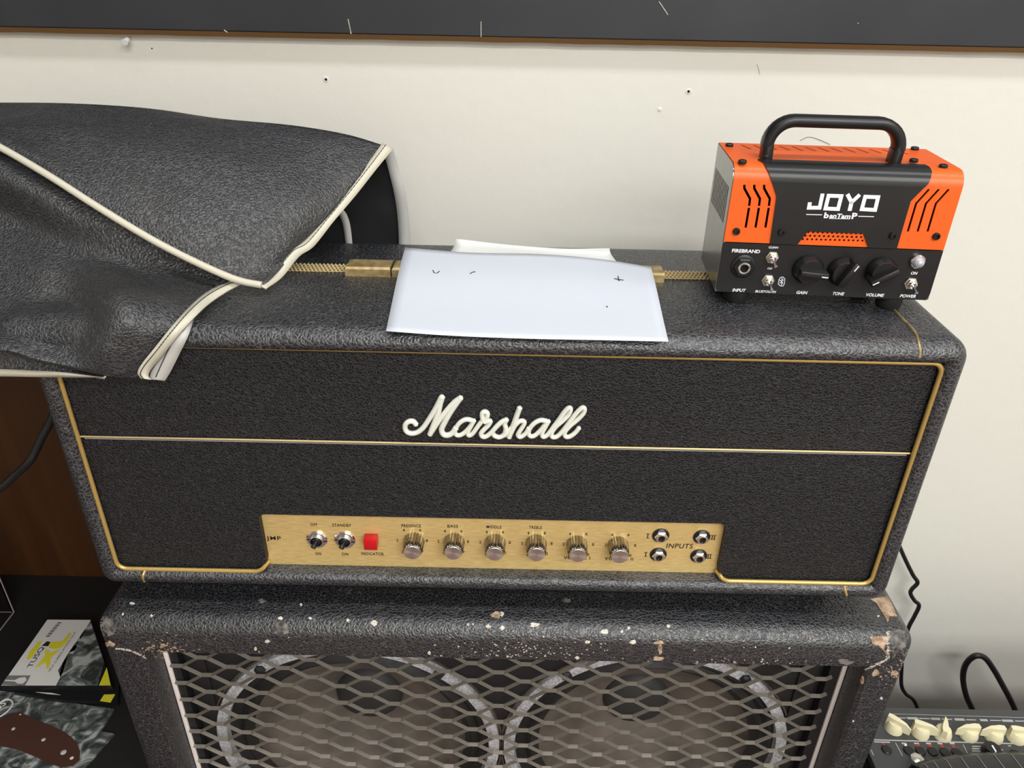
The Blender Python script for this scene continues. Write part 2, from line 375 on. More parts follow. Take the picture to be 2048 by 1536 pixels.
mb = MB(); mb.tube(spline([Y(1515, 128, WY-.0005), Y(1518, 138, WY-.0005), Y(1520, 148, WY-.0005)], 4), .0004, 5)
tag(recentre(obj('paint_drip', mb, M['wall'])), 'small raised paint drip on the wall just under the board', 'blemish')
mb = MB().lathe(Y(1319, 219, WY), (0, -1, 0), [(.003, 0), (.0017, .0007), (.0004, .0009)], 9, (False, True))
tag(recentre(obj('paint_bump', mb, M['wall'])), 'raised paint bump on the wall below the middle nail hole', 'blemish')
mb = MB().tube(spline([Y(1600, 281, WY-.0006), Y(1618, 274, WY-.0006), Y(1640, 280, WY-.0006), Y(1660, 289, WY-.0006)], 6), .00022, 5)
tag(recentre(obj('hair', mb, M['stitch'])), 'thin curved hair on wall inside the carry handle opening', 'hair')

# ------------------------------------------------------------------ rounded rectangle rings
def rr(x0, x1, z0, z1, r, inset, y, k=6):
    x0 += inset; x1 -= inset; z0 += inset; z1 -= inset; r = max(r-inset, .0015); out = []
    for cx, cz, a0 in ((x1-r, z1-r, 0), (x0+r, z1-r, 90), (x0+r, z0+r, 180), (x1-r, z0+r, 270)):
        for i in range(k+1):
            a = math.radians(a0+90*i/k); out.append(Vector((cx+r*math.cos(a), y, cz+r*math.sin(a))))
    return out
# ------------------------------------------------------------------ speaker cabinet
CX0, CX1, CZ0, CZ1, CF, CB = -.3885, .3860, .07, .7975, -.030, .335
cab = thing('speaker_cabinet', 'battered black speaker cabinet with metal mesh grille under the amplifier head', 'speaker', (0, CB/2, 0))
W_ = .041
prof = [(W_, .014), (W_, CF+.003), (W_-.003, CF), (.015, CF), (.0105, CF+.0012), (.006, CF+.004), (.0025, CF+.0085), (.0006, CF+.0125), (0, CF+.018), (0, CB-.02), (.004, CB-.004), (.016, CB)]
cabmb = MB().loft([rr(CX0, CX1, CZ0, CZ1, .017, a, b_) for a, b_ in prof], (False, True))
shell = obj('shell', cabmb, M['cab'], cab)
bvh_cab = BVHTree.FromPolygons([tuple(v) for v in cabmb.v], cabmb.f)
for x in (-.32, .32):
    for y in (.02, .28):
        obj('foot', MB().lathe((x, y, 0), (0, 0, 1), [(.022, 0), (.026, .01), (.026, .06), (.02, .0705)], 16), M['rubber'], cab)
ix0, ix1, iz0, iz1 = CX0+W_, CX1-W_, CZ0+W_, CZ1-W_
SP = ((-.163, .5714), (.156, .5724), (-.163, .252), (.156, .252)); RH = .1585
# baffle: four square tiles with round holes
mb = MB(); xm = -.0035; zm = .412
for (cx, cz), (a0, a1, c0, c1) in zip(SP, ((ix0, xm, zm, iz1), (xm, ix1, zm, iz1), (ix0, xm, iz0, zm), (xm, ix1, iz0, zm))):
    n = 64; inn = []; outr = []
    for i in range(n):
        a = 2*math.pi*i/n; dx, dz = math.cos(a), math.sin(a)
        inn.append(Vector((cx+dx*RH, .013, cz+dz*RH)))
        tt = min(((a1 if dx > 0 else a0)-cx)/dx if abs(dx) > 1e-6 else 9, ((c1 if dz > 0 else c0)-cz)/dz if abs(dz) > 1e-6 else 9)
        outr.append(Vector((cx+dx*max(tt, RH), .013, cz+dz*max(tt, RH))))
    mb.loft([outr, inn, [p+Vector((0, .014, 0)) for p in inn]], (False, False))
obj('baffle', mb, M['blackmat'], cab)
for k, (cx, cz) in enumerate(SP):
    c = (cx, .013, cz)
    s_ = obj('speaker_driver', MB().lathe(c, (0, 1, 0), [(.1585, .010), (.157, -.0035), (.1455, -.0035), (.1445, .004)], 96, (False, False)), M['basket'], cab, label='pale speckled metal speaker rim')
    mb = MB().lathe(c, (0, 1, 0), [(.1445, .004), (.139, .001), (.133, .006), (.127, .001), (.121, .007), (.118, .008)], 96, (False, False)); obj('surround', mb, M['foam'], s_)
    pr = []
    for i in range(15):
        tt = i/14; pr.append((.118-.082*tt, .008+.060*tt**.8+(.0009 if i % 2 else 0)))
    obj('cone', MB().lathe(c, (0, 1, 0), pr, 96, (False, False)), M['cone'], s_)
    obj('dust_cap', MB().lathe(c, (0, 1, 0), [(.040, .0665), (.037, .060), (.028, .055), (.015, .0525), (.001, .0518)], 48, (False, True)), M['dust'], s_)
    if k < 2:
        obj('rim_seal', MB().lathe(c, (0, 1, 0), [(.1612, 0), (.1612, -.0015), (.1592, -.0015), (.1592, 0)], 96, (False, False)), M['sealring'], cab, label='thin brown ring around the speaker hole')
        for a in (52, 128, 232, 308):
            a = math.radians(a); p = (cx+math.cos(a)*.1515, .0095, cz+math.sin(a)*.1515)
            obj('mounting_clip', MB().lathe(p, (0, -1, 0), [(.0062, 0), (.0062, .002), (.004, .004), (.0035, .005)], 6), M['blackmat'], cab)
# side cleats behind the mesh
for x in (-.322, .314): obj('cleat', MB().box(x-.009, x+.009, .0105, .0129, iz0+.01, iz1-.01), M['foam'], cab, smooth=False, label='greyish batten behind the grille edge')
# white piping strips at the sides of the baffle
for x in (ix0+.0026, ix1-.0026):
    obj('white_piping', MB().box(x-.0022, x+.0022, -.0010, .0035, iz0, iz1, .0008), M['whitepipe'], cab, label='white vertical piping strip')
for xa, xb in ((ix0, -.3345), (.3290, ix1)): obj('grille_border', MB().box(xa, xb, .0012, .0128, iz0, iz1), M['smoothvinyl'], cab, smooth=False)
# expanded metal mesh grille
mb = MB(); px_, pz_ = .0547, .0258; ox, oz = -.308, .6935
def strand(mb, a, bq, w0, w1):
    """flat twisted strand from a to bq; shows its upper side lit"""
    d = (bq-a); L = d.length; d.normalize(); up = Vector((0, 0, 1)); n_ = Vector((0, -1, 0))
    s_ = d.cross(n_); s_ = s_ if s_.z > 0 else -s_
    prof = []
    for p, sgn in ((a, 1), (bq, 1)):
        prof.append([p+s_*w0*1.25+n_*-.0022, p-s_*w0*.15+n_*.0016, p-s_*w1*1.15-n_*.0004, p-s_*w1*.5-n_*.0030])
    mb.loft(prof)
for r in range(-24, 6):
    z = oz+r*pz_/2
    off = 0 if r % 2 == 0 else px_/2
    if not iz0 < z+.004 < iz1+.01: continue
    for c in range(-2, 14):
        x = ox+c*px_+off; flat = .0052
        if x > .345 or x < -.345: continue
        zc = min(z, iz1-.001)
        # bond (knot)
        if -.338 < x < .332:
            strand(mb, Vector((x-flat, -.002, z)), Vector((x+flat, -.002, z)), .0011, .0013)
        for sx in (-1, 1):
            a = Vector((x+sx*flat, -.002, z)); e = Vector((x+sx*(px_/2-flat*.75), -.0005, z+pz_/2-.0016))
            if abs(a.x+.003) > .338: continue
            if abs(e.x+.003) > .335:
                tt = (.335-abs(a.x+.003))/(abs(e.x+.003)-abs(a.x+.003)); e = a+(e-a)*max(tt, .1)
            if e.z > iz1: continue
            strand(mb, a, e, .0008, .0010)
obj('grille_mesh', mb, M['mesh'], cab, smooth=False, label='expanded metal diamond mesh', kind='stuff')

# worn patches and chips laid on the real surface of a body
def hit0(bvh, px, py):
    d = ray(px, py).normalized(); h = bvh.ray_cast(CAM, d); return h[0], h[1]
def hit(bvh, px, py, cx=None, cy=None):
    for k in range(14):
        h = hit0(bvh, px, py)
        if h[0] is not None or cx is None: return h
        px += (cx-px)*.08; py += (cy-py)*.08
    return h
def blob(cx, cy, rx, ry, n=10, rough=.35, seed=0):
    rn = random.Random(seed+int(cx*7+cy*13)); return [(cx+rx*math.cos(2*math.pi*i/n)*(1+rn.uniform(-rough, rough)), cy+ry*math.sin(2*math.pi*i/n)*(1+rn.uniform(-rough, rough))) for i in range(n)]
def decal(mb, bvh, poly, th=.0004, rings=3):
    cx = sum(p[0] for p in poly)/len(poly); cy = sum(p[1] for p in poly)/len(poly); R = []
    for k in range(rings+1):
        f = 1-k/(rings+.0001)*.999 if k < rings else .02
        ring = []
        for p in poly:
            h = hit(bvh, cx+(p[0]-cx)*f, cy+(p[1]-cy)*f, cx, cy)
            if h[0] is None: return
            nn = h[1] if h[1].dot(ray(p[0], p[1])) < 0 else -h[1]
            ring.append(h[0]+nn*(th if k else 0.00002))
        R.append(ring)
    R.insert(1, [a+(b-a)*.0+ (R[1][0]-R[1][0]) for a, b in zip(R[0], R[1])])
    for i, p in enumerate(poly):
        h = hit(bvh, *p, cx, cy); nn = h[1] if h[1].dot(ray(*p)) < 0 else -h[1]; R[1][i] = h[0]+nn*th
    mb.loft(R, (False, True))
def chips(items, bvh, parent, lo, m, label, name='chip'):
    for (x, y, rx, ry) in items:
        mb = MB(); decal(mb, bvh, blob(x, y, rx, ry), lo)
        if mb.v: obj(name, mb, m, parent, label=label)
L_ = lambda a, b, r, r2=None: (180+a/2.438, 1130+b/2.438, r/2.438, (r2 or r)/2.438)
Q_ = lambda a, b, r, r2=None: (1000+a/2.438, 1130+b/2.438, r/2.438, (r2 or r)/2.438)
chips([L_(928, 260, 12, 8), L_(865, 372, 12, 7), L_(808, 408, 8), L_(1030, 195, 7), L_(1075, 260, 8, 5), L_(1258, 270, 7), L_(1387, 285, 15, 13), L_(1843, 290, 6), L_(1868, 290, 5), L_(1943, 300, 12, 9), L_(2010, 308, 10), L_(1655, 428, 8), L_(300, 247, 7, 5), L_(160, 240, 6), L_(205, 187, 12, 5), L_(1275, 462, 10, 5), L_(1525, 462, 12, 5), L_(1810, 468, 14, 6),
       Q_(170, 292, 24, 13), Q_(510, 325, 17, 11), Q_(595, 325, 7), Q_(628, 308, 7), Q_(820, 298, 10, 8), Q_(425, 375, 13, 9), Q_(650, 375, 17, 9), Q_(376, 452, 10, 7), Q_(475, 478, 10, 6), Q_(1860, 650, 7), Q_(1722, 760, 5), Q_(1845, 250-180+180, 6, 4), Q_(1245, 400, 4), Q_(1410, 405, 4), Q_(212, 350, 4), Q_(10, 240, 9, 12)],
      bvh_cab, cab, .0003, M['chipw'], 'pale chip in the black covering')
chips([L_(1985, 242, 28, 16), Q_(775, 378, 26, 9), Q_(782, 410, 11, 26), Q_(770, 455, 26, 9), Q_(1830, 527, 17, 15), Q_(1925, 527, 17, 13), Q_(1765, 560, 9, 20)], bvh_cab, cab, .0003, M['tan'], 'torn patch showing tan wood')
chips([L_(930, 310, 40, 34), L_(838, 177, 18, 10), Q_(325, 172, 24, 10), Q_(1487, 332, 13, 12), Q_(1680, 472, 36, 12)], bvh_cab, cab, .0003, M['flake'], 'translucent grey flake stuck on the covering')
# corner damage
def pz(pts, ox, oy, s): return [(ox+a/s, oy+b/s) for a, b in pts]
for pts, ox, oy, s, m_, lab in (
    ([(770, 300), (930, 262), (1030, 250), (1110, 400), (1180, 560), (1070, 560), (1040, 655), (975, 540), (860, 350)], 1640, 1160, 7.68, 'tan', 'long tear along the right edge showing tan wood'),
    ([(765, 868), (900, 865), (1060, 870), (1045, 960), (1035, 1180), (985, 1090), (900, 1010), (800, 975)], 1640, 1160, 7.68, 'tan', 'torn corner showing tan wood'),
    ([(1080, 800), (1200, 760), (1310, 775), (1360, 900), (1355, 1080), (1290, 1180), (1110, 1195), (1050, 1100), (1045, 930)], 1640, 1160, 7.68, 'flake', 'worn grey corner'),
    ([(200, 560), (260, 550), (330, 610), (330, 700), (400, 740), (370, 830), (300, 860), (180, 900), (135, 800), (130, 680)], 180, 1160, 7.68, 'flake', 'worn grey corner'),
    ([(190, 930), (300, 930), (390, 985), (370, 1020), (250, 1040), (190, 1000)], 180, 1160, 7.68, 'tan', 'torn corner showing tan wood'),
    ([(400, 85), (520, 85), (500, 180), (420, 215), (350, 240), (370, 170)], 180, 1160, 7.68, 'flake', 'frayed grey edge of the covering')):
    mb = MB(); decal(mb, bvh_cab, pz(pts, ox, oy, s), .0004)
    if mb.v: obj('worn_patch', mb, M[m_], cab, label=lab)
mb = MB(); mb2 = MB(); rn = random.Random(3)
def speck(mbx, x, y, r):
    decal(mbx, bvh_cab, blob(x, y, r*rn.uniform(.8, 1.8), r*rn.uniform(.45, .9), 5, .5), .00025, 1)
for i in range(120): speck(mb, rn.gauss(1050, 80), rn.uniform(1284, 1316), rn.uniform(.5, 1.6))
for i in range(70): speck(mb, rn.uniform(260, 1740), rn.uniform(1250, 1322), rn.uniform(.4, 1.2))
for i in range(60): speck(mb, rn.gauss(1480, 140), rn.uniform(1318, 1334), rn.uniform(.5, 1.4))
for i in range(110): speck(mb2, rn.gauss(325, 26), rn.gauss(1299, 8), rn.uniform(.6, 2.2))
for i in range(40): speck(mb2, rn.gauss(1790, 14), rn.gauss(1345, 14), rn.uniform(.6, 2.0))
for i in range(70):   # crack lines along the seams at both top corners
    tt = rn.random()
    speck(mb, 232+(292-232)*tt+rn.uniform(-1, 1), 1297+(1312-1297)*tt**2*1.3+rn.uniform(-1.5, 1.5), rn.uniform(.6, 1.5))
    speck(mb, 1774-(1774-1730)*tt+rn.uniform(-2, 2), 1318+(1340-1318)*tt+rn.uniform(-1.5, 1.5), rn.uniform(.6, 1.6))
    speck(mb, 1776+rn.uniform(-3, 3), 1262+55*tt, rn.uniform(.6, 1.8))
    if i < 50: speck(mb, 195+6*math.sin(tt*9)+rn.uniform(0, 5), 1222+70*tt, rn.uniform(.6, 1.8))
obj('speckled_wear', mb, M['chipw'], cab, kind='stuff', label='fine pale nicks in the covering')
obj('speckled_wear', mb2, M['tan'], cab, kind='stuff', label='scuffed brownish spots in the covering')

# ------------------------------------------------------------------ amplifier head
HX0, HX1, HZ0, HZ1, HF, HB = -.3850, .3592, .8175, 1.0905, -.0055, .207
head = thing('amplifier_head', 'black guitar amplifier head with white script nameplate and gold control panel', 'amplifier', (-.013, .1, CZ1))
prof = [(.0188, .024), (.0188, -.0008), (.0172, -.0038), (.0135, HF), (.0095, HF+.0004), (.0058, HF+.0026), (.0028, HF+.006), (.0009, HF+.0102), (0, HF+.016), (0, HB-.014), (.0012, HB-.008), (.0042, HB-.003), (.010, HB)]
headmb = MB().loft([rr(HX0, HX1, HZ0, HZ1, .017, a, b_) for a, b_ in prof], (False, True))
obj('shell', headmb, M['tolex'], head)
bvh_head = BVHTree.FromPolygons([tuple(v) for v in headmb.v], headmb.f)
for x in (-.33, .305):
    for y in (.035, .17): obj('foot', MB().lathe((x, y, CZ1), (0, 0, 1), [(.014, .0), (.016, .004), (.017, HZ0-CZ1+.0005)], 20), M['rubber'], head)
fx0, fx1, fz0, fz1 = HX0+.0193, HX1-.0193, HZ0+.0193, HZ1-.0193
pl, pr_ = -.2262, .1965; pzt = Y(985, 1038, .0035).z
# fascia outline with the control panel cut-out and rounded corners
def arc(cx, cz, r, a0, a1, n=5): return [(cx+r*math.cos(math.radians(a0+(a1-a0)*i/n)), cz+r*math.sin(math.radians(a0+(a1-a0)*i/n))) for i in range(n+1)]
zmid = Y(990, 888, .0035).z
o_low = arc(fx0+.009, fz0+.009, .009, 180, 270)+arc(pl-.010, fz0+.010, .010, 270, 330, 4)+[(pl, fz0+.011)]+arc(pl+.006, pzt-.006, .006, 180, 90)+arc(pr_-.008, pzt-.008, .008, 90, 0)+[(pr_, fz0+.011)]+arc(pr_+.010, fz0+.010, .010, 210, 270, 4)+arc(fx1-.009, fz0+.009, .009, 270, 360)+[(fx1, zmid-.0008), (fx0, zmid-.0008)]
o_up = [(fx0, zmid+.0008), (fx1, zmid+.0008)]+arc(fx1-.009, fz1-.009, .009, 0, 90)+arc(fx0+.009, fz1-.009, .009, 90, 180)
obj('fascia_upper', MB().prism(o_up, .0035, .011), M['fascia'], head)
obj('fascia_lower', MB().prism(o_low, .0035, .011), M['fascia'], head)
# piping all round, broken at the panel
A = [(p[0], .0, p[1]) for p in arc(pr_+.012, fz0+.012, .012, 215, 270, 5)]+[(p[0], .0, p[1]) for p in arc(fx1-.009, fz0+.009, .009, 270, 360)]+[(p[0], .0, p[1]) for p in arc(fx1-.009, fz1-.009, .009, 0, 90)]+[(p[0], .0, p[1]) for p in arc(fx0+.009, fz1-.009, .009, 90, 180)]+[(p[0], .0, p[1]) for p in arc(fx0+.009, fz0+.009, .009, 180, 270)]+[(p[0], .0, p[1]) for p in arc(pl-.012, fz0+.012, .012, 270, 325, 5)]
A = [Vector(p) for p in A]
for p in A:
    if p.z > zmid+.03 and p.x < 0: p.z += .0016; p.y += .0012
A = [Vector((pr_+.0005, .009, fz0+.0035))]+A+[Vector((pl-.0005, .009, fz0+.0035))]
obj('piping', MB().tube(A, .0021, 10), M['gold'], head, label='thin gold piping around the fascia')
obj('piping', MB().tube([(fx0+.002, .0022, zmid), (fx1-.002, .0022, zmid)], .0009, 8), M['goldlight'], head, label='thin gold line across the fascia')
obj('thread_line', MB().tube([(fx0+.004, .0032, zmid-.0026), (fx1-.004, .0032, zmid-.0026)], .00035, 6), M['line'], head)
# piping seams over the shell at top right, bottom right, bottom left
def seam(pts, r, m_, lab):
    P = []
    for p in pts:
        h = hit(bvh_head, *p)
        if h[0]: P.append(h[0])
    obj('seam_piping', MB().tube(spline(P, 4), r, 8), m_, head, label=lab)
seam([(1768, 600), (1790, 622), (1812, 645), (1828, 662), (1836, 680), (1840, 700), (1839, 715)], .0011, M['brass'], 'gold seam over the top right corner')
seam([(1688, 1172), (1690, 1180), (1693, 1190), (1690, 1196)], .0014, M['gold'], 'gold seam over the lower right edge')
seam([(292, 1138), (288, 1146), (286, 1154), (289, 1163)], .0011, M['gold'], 'gold seam over the lower left edge')
mb = MB()
for (x, y, rx, ry) in ((1262, 1186, 5, 4), (1691, 1196, 5, 6)): decal(mb, bvh_head, blob(x, y, rx, ry), .0003)
obj('chip', mb, M['tan'], head, label='small nick in the lower edge')
# control panel
PY = .0108
pan = obj('control_panel', MB().box(pl-.004, pr_+.004, PY, PY+.002, HZ0+.0186, pzt+.006), M['panel'], head, smooth=False, label='brushed gold control panel')
T = MB()
def ptext(txt, x0, x1, ybase, hpx, **kw):
    sl = .0225; A_ = Y(x0, ybase, PY); B_ = Y(x1, ybase+sl*(x1-x0), PY); B_.z = A_.z
    h = (Y(x0, ybase-hpx, PY)-A_).z
    mb = MB(); text(mb, txt, A_, B_, h, **kw); obj('legend', mb, M['ink'], pan, smooth=False)
bo = dict(bold=.022, spacing=1.15)
ptext('JMP', 534, 563, 1082, 10, **bo)
ptext('OFF', 621, 635, 1052, 6, **bo); ptext('ON', 631, 643, 1110, 6, **bo)
ptext('STANDBY', 665, 703, 1053, 6, **bo); ptext('ON', 684, 697, 1111, 6, **bo)
ptext('INDICATOR', 723, 768, 1110, 6, **bo)
KX = [(824, 1106), (906, 1107), (989.5, 1109), (1073, 1110), (1156, 1112), (1240, 1114)]
names = [('PRESENCE', 803, 842), ('BASS', 895, 916), ('MIDDLE', 973, 1003), ('TREBLE', 1058, 1084)]
for k, (nm, a, b_) in enumerate(names): ptext(nm, a, b_, 1054+k*1.2, 6, **bo)
for k in range(6):
    cx = KX[k][0]; dy = k*1.9
    ptext('4', cx-18.5, cx-14, 1063+dy, 5.6, bold=.02); ptext('6', cx+14.5, cx+19, 1063+dy, 5.6, bold=.02)
    ptext('2', cx-31, cx-27, 1083+dy, 5.6, bold=.02); ptext('8', cx+28, cx+32, 1084+dy, 5.6, bold=.02)
    ptext('0', cx-20, cx-16, 1107+dy, 5.6, bold=.02); ptext('10', cx+14.5, cx+22.5, 1104+dy, 5.6, bold=.02)
ptext('VOLUME I', 1127, 1180, 1118, 6, **bo); ptext('VOLUME II', 1209, 1266, 1120, 6, **bo)
ptext('INPUTS', 1332, 1385, 1096, 9.5, shear=.1, bold=.012, spacing=1.1)
for (x, y) in ((1292, 1076), (1288, 1113)): 
    ptext('I', x+2, x+4, y, 9, bold=.0)
    for yy in (0, 8.4): T.box(Y(x, y-yy, PY).x, Y(x+6.5, y, PY).x, PY-.0002, PY-.0001, Y(x, y-yy, PY).z-.0002, Y(x, y-yy, PY).z+.0003)
for (x, y) in ((1421, 1079), (1413, 1117)):
    for dx in (1.5, 6): ptext('I', x+dx, x+dx+2, y, 9)
    for yy in (0, 8.4): T.box(Y(x-1, y-yy, PY).x, Y(x+10.5, y, PY).x, PY-.0002, PY-.0001, Y(x, y-yy, PY).z-.0002, Y(x, y-yy, PY).z+.0003)
obj('serif', T, M['ink'], pan, smooth=False, kind='stuff')
for k, (px, py) in enumerate(KX):
    c = Y(px, py, -.0065)
    base = Vector((c.x+(c.x*0), PY-.0002, c.z))
    kn = obj('knob', MB().lathe(base, (0, -1, 0), [(.0098, 0), (.0096, .004), (.0088, .0145), (.0080, .0155)], 44, (False, True), ridge=.085), M['darkmetal'], head)
    mb = MB(); n = 48
    mb.lathe(base+Vector((0, -.0153, 0)), (0, -1, 0), [(.0079, 0), (.0078, .0012), (.0073, .0019), (.0002, .0015)], n, (False, True)); obj('knob_cap', mb, M['spun'], kn, label='bright spun aluminium cap')
for px, py in ((633, 1082), (689, 1083)):
    c = Y(px, py, PY-.003); c.y = PY
    sw = obj('toggle_switch', MB().lathe(c, (0, -1, 0), [(.0098, 0), (.0098, .0012), (.0088, .0022), (.0062, .0024), (.0062, .0042), (.0054, .0046), (.0050, .0020)], 40, (False, False)), M['chrome'], head)
    obj('boot', MB().lathe(c, (0, -1, 0), [(.0052, .0021), (.0040, .0040), (.002, .0050)], 24, (False, True)), M['black'], sw)
    a = c+Vector((0, -.004, 0)); e = c+Vector((-.0022, -.0092, -.0030))
    obj('lever', MB().tube([a, a+(e-a)*.5, a+(e-a)*.8, e, e+(e-a)*.06], [.0017, .0022, .0027, .0024, .0012], 12), M['black'], sw)
    for s_ in (-1, 1):
        mb = MB().box(-.0016, .0016, -.0003, .0003, -.0003, .0003); 
        for v in mb.v: v += c+Vector((s_*.0078, -.0025, -.001*s_))
        obj('slot', mb, M['hole'], sw, smooth=False)
c = Y(742, 1084, PY-.005)
li = obj('indicator_light', MB().box(c.x-.0062, c.x+.0062, PY-.0095, PY, c.z-.006, c.z+.006, .0007), M['red'], head, label='square red jewel indicator')
for px, py in ((1322, 1073), (1404, 1076), (1317, 1111), (1398, 1114)):
    c = Y(px, py, PY-.002); c.y = PY
    j = obj('input_jack', MB().lathe(c, (0, -1, 0), [(.0078, 0), (.0078, .0012), (.0068, .0020), (.005, .002)], 36, (False, False)), M['black'], head)
    obj('nut', MB().lathe(c, (0, -1, 0), [(.0063, .0012), (.0063, .0036), (.0054, .0043), (.0036, .0043), (.0034, .002)], 6, (False, False)), M['chrome'], j)
    obj('bushing', MB().lathe(c, (0, -1, 0), [(.0044, .004), (.0042, .0056), (.0032, .0056), (.0031, .001)], 28, (False, False)), M['spun'], j)
    obj('socket', MB().lathe(c, (0, -1, 0), [(.0033, .0022), (.0001, .0018)], 20, (False, True)), M['hole'], j)
# script nameplate
S = 4.876
def lg(pts): return [(780+a/S, 760+b/S) for a, b in pts]
strokes = [
 ([(255, 440), (228, 410), (190, 407), (155, 430), (145, 470), (165, 508), (215, 524), (275, 508), (330, 460), (390, 370), (450, 270), (495, 180), (512, 165)], 22),
 ([(512, 165), (490, 230), (470, 320), (440, 400), (412, 470), (388, 535)], 23),
 ([(388, 535), (430, 470), (490, 380), (560, 290), (630, 215), (692, 172)], 22),
 ([(692, 172), (640, 240), (580, 330), (530, 420), (503, 480), (515, 525), (555, 540), (605, 520), (645, 465)], 24),
 ([(800, 397), (745, 388), (695, 408), (655, 450), (632, 500), (645, 537), (685, 540), (735, 508), (785, 450), (815, 400)], 20),
 ([(820, 395), (790, 450), (758, 510), (768, 542), (805, 525), (860, 450), (900, 400), (912, 385)], 20),
 ([(905, 392), (898, 350), (903, 322), (925, 312), (948, 325), (948, 355), (930, 392), (915, 410)], 21),
 ([(915, 410), (960, 402), (978, 405), (960, 440), (920, 480), (888, 520), (898, 550), (935, 552), (985, 515), (1040, 455), (1090, 410), (1138, 388)], 21),
 ([(1138, 388), (1118, 430), (1128, 475), (1115, 530), (1070, 560), (1020, 548), (1005, 528)], 21),
 ([(1060, 560), (1110, 545), (1150, 510), (1185, 465)], 19),
 ([(1266, 272), (1240, 340), (1205, 440), (1175, 520), (1160, 562)], 23),
 ([(1175, 530), (1220, 445), (1270, 402), (1308, 408), (1300, 445), (1262, 505), (1248, 540), (1272, 556), (1320, 525), (1355, 470)], 20),
 ([(1530, 405), (1470, 396), (1415, 420), (1368, 468), (1350, 520), (1368, 550), (1410, 545), (1465, 495), (1515, 435), (1545, 402)], 20),
 ([(1548, 402), (1515, 460), (1482, 525), (1492, 556), (1530, 542), (1580, 480), (1640, 400), (1700, 315), (1742, 275), (1762, 285), (1745, 335), (1690, 395), (1620, 455), (1578, 515), (1580, 556), (1622, 556), (1670, 515), (1740, 425), (1810, 335), (1868, 276), (1896, 280), (1888, 325), (1830, 388), (1755, 450), (1705, 510), (1708, 550), (1745, 556), (1800, 522), (1845, 468)], 20),
]
mb = MB()
for k, (s_, wd) in enumerate(strokes):
    P = [Y(x, y, .0005) for x, y in lg(s_)]
    for p in P: p.y = .0012-.0001*(k % 4)
    P = spline(P, 4); r = wd/S*.00050
    # rounded ends
    a, e = P[0]+(P[0]-P[1]).normalized()*r*.6, P[-1]+(P[-1]-P[-2]).normalized()*r*.6
    P = [a]+P+[e]; rad = [r*.35]+[r]*(len(P)-2)+[r*.35]
    mb.tube(P, rad, 10, squash=(1, 1.15, 1))
obj('nameplate', mb, M['logo'], head, label='raised ivory script nameplate reading Marshall')
# gold braid and strap handle on top
mb = MB(); zt = HZ1
for x in [i*.0036 for i in range(-95, 91)]:
    for row in range(4):
        xx = x+(.0018 if row % 2 else 0); yy = .1175+row*.0033; zb = zt+.0006*row
        mb.tube([(xx-.0016, yy, zb+.0004), (xx, yy, zb+.0016), (xx+.0016, yy, zb+.0004)], [.0006, .0014, .0006], 6)
obj('gold_braid', mb, M['goldlight'], head, kind='stuff', label='woven gold braid across the top')
obj('groove', MB().box(-.345, .325, .1300, .1335, zt-.001, zt+.0009), M['hole'], head, smooth=False)
h_ = obj('strap_handle', MB().box(-.128, .110, .112, .130, zt+.001, zt+.0075, .0015), M['blackmat'], head, label='flat black strap handle')
def cap(px0, px1, pyc, nm='handle_cap'):
    a = Zp(px0, pyc, zt+.005); c_ = Zp(px1, pyc, zt+.005)
    mb = MB(); b_ = bmesh.new()
    x0, x1 = a.x, c_.x; vs = [(x0, .1085, zt), (x1, .1085, zt), (x1, .1325, zt), (x0, .1325, zt)]
    top = [(x0+.0012, .1105, zt+.0085), (x1-.0004, .1105, zt+.0085), (x1-.0004, .129, zt+.0085), (x0+.0045, .129, zt+.0085)]
    b_.free()
    mb.loft([[Vector(p) for p in vs], [Vector((p[0], p[1], p[2]+.0068)) for p in vs], [Vector(p) for p in top]])
    obj(nm, mb, M['brass'], h_, smooth=False, label='aged brass handle end cap')
cap(680, 774, 560); cap(777, 812, 560); cap(1300, 1334, 566)

# ------------------------------------------------------------------ sheets of paper
def keep_off(p, g):
    '''cloth lies on the head: lift points that would sink into its rounded front edge'''
    if not (HX0-.01 < p.x < HX1) or p.y > HB: return p
    rr_ = .013; yc, zc_ = HF+rr_, HZ1-rr_
    if p.y >= yc: p.z = max(p.z, HZ1+g)
    elif p.z <= zc_: p.y = min(p.y, HF-g)
    else:
        d = Vector((0, p.y-yc, p.z-zc_))
        if d.length < rr_+g: d = d.normalized()*(rr_+g); p.y = yc+d.y; p.z = zc_+d.z
    return p
def grid_obj(mb, P, n=6, wob=0, seed=0.0, th=.0004, clear=None):
    """P: rows of 3-D control points -> smooth sheet"""
    rows = [spline(r, n) for r in P]; cols = list(zip(*rows)); cols = [spline(c, n) for c in cols]
    g = list(zip(*cols)); nr, nc = len(g), len(g[0])
    G = [[g[i][j].copy() for j in range(nc)] for i in range(nr)]
    if wob:
        for i in range(nr):
            for j in range(nc):
                a = G[min(i+1, nr-1)][j]-G[max(i-1, 0)][j]; b_ = G[i][min(j+1, nc-1)]-G[i][max(j-1, 0)]
                nn = a.cross(b_); nn = nn.normalized() if nn.length > 1e-9 else Vector((0, 0, 1))
                q_ = g[i][j]
                edge = min(1, i/4, (nr-1-i)/4, j/4, (nc-1-j)/4)
                G[i][j] = q_+nn*edge*wob*(noise.noise(q_*14+Vector((seed, 0, 0)))+.6*noise.noise(q_*31+Vector((0, seed, 3)))+.25*noise.noise(q_*70))
    if clear:
        for r in G:
            for p in r: keep_off(p, clear)
    vs = [p for r in G for p in r]; fs = [(i*nc+j, i*nc+j+1, (i+1)*nc+j+1, (i+1)*nc+j) for i in range(nr-1) for j in range(nc-1)]
    mb.add(vs, fs); return G
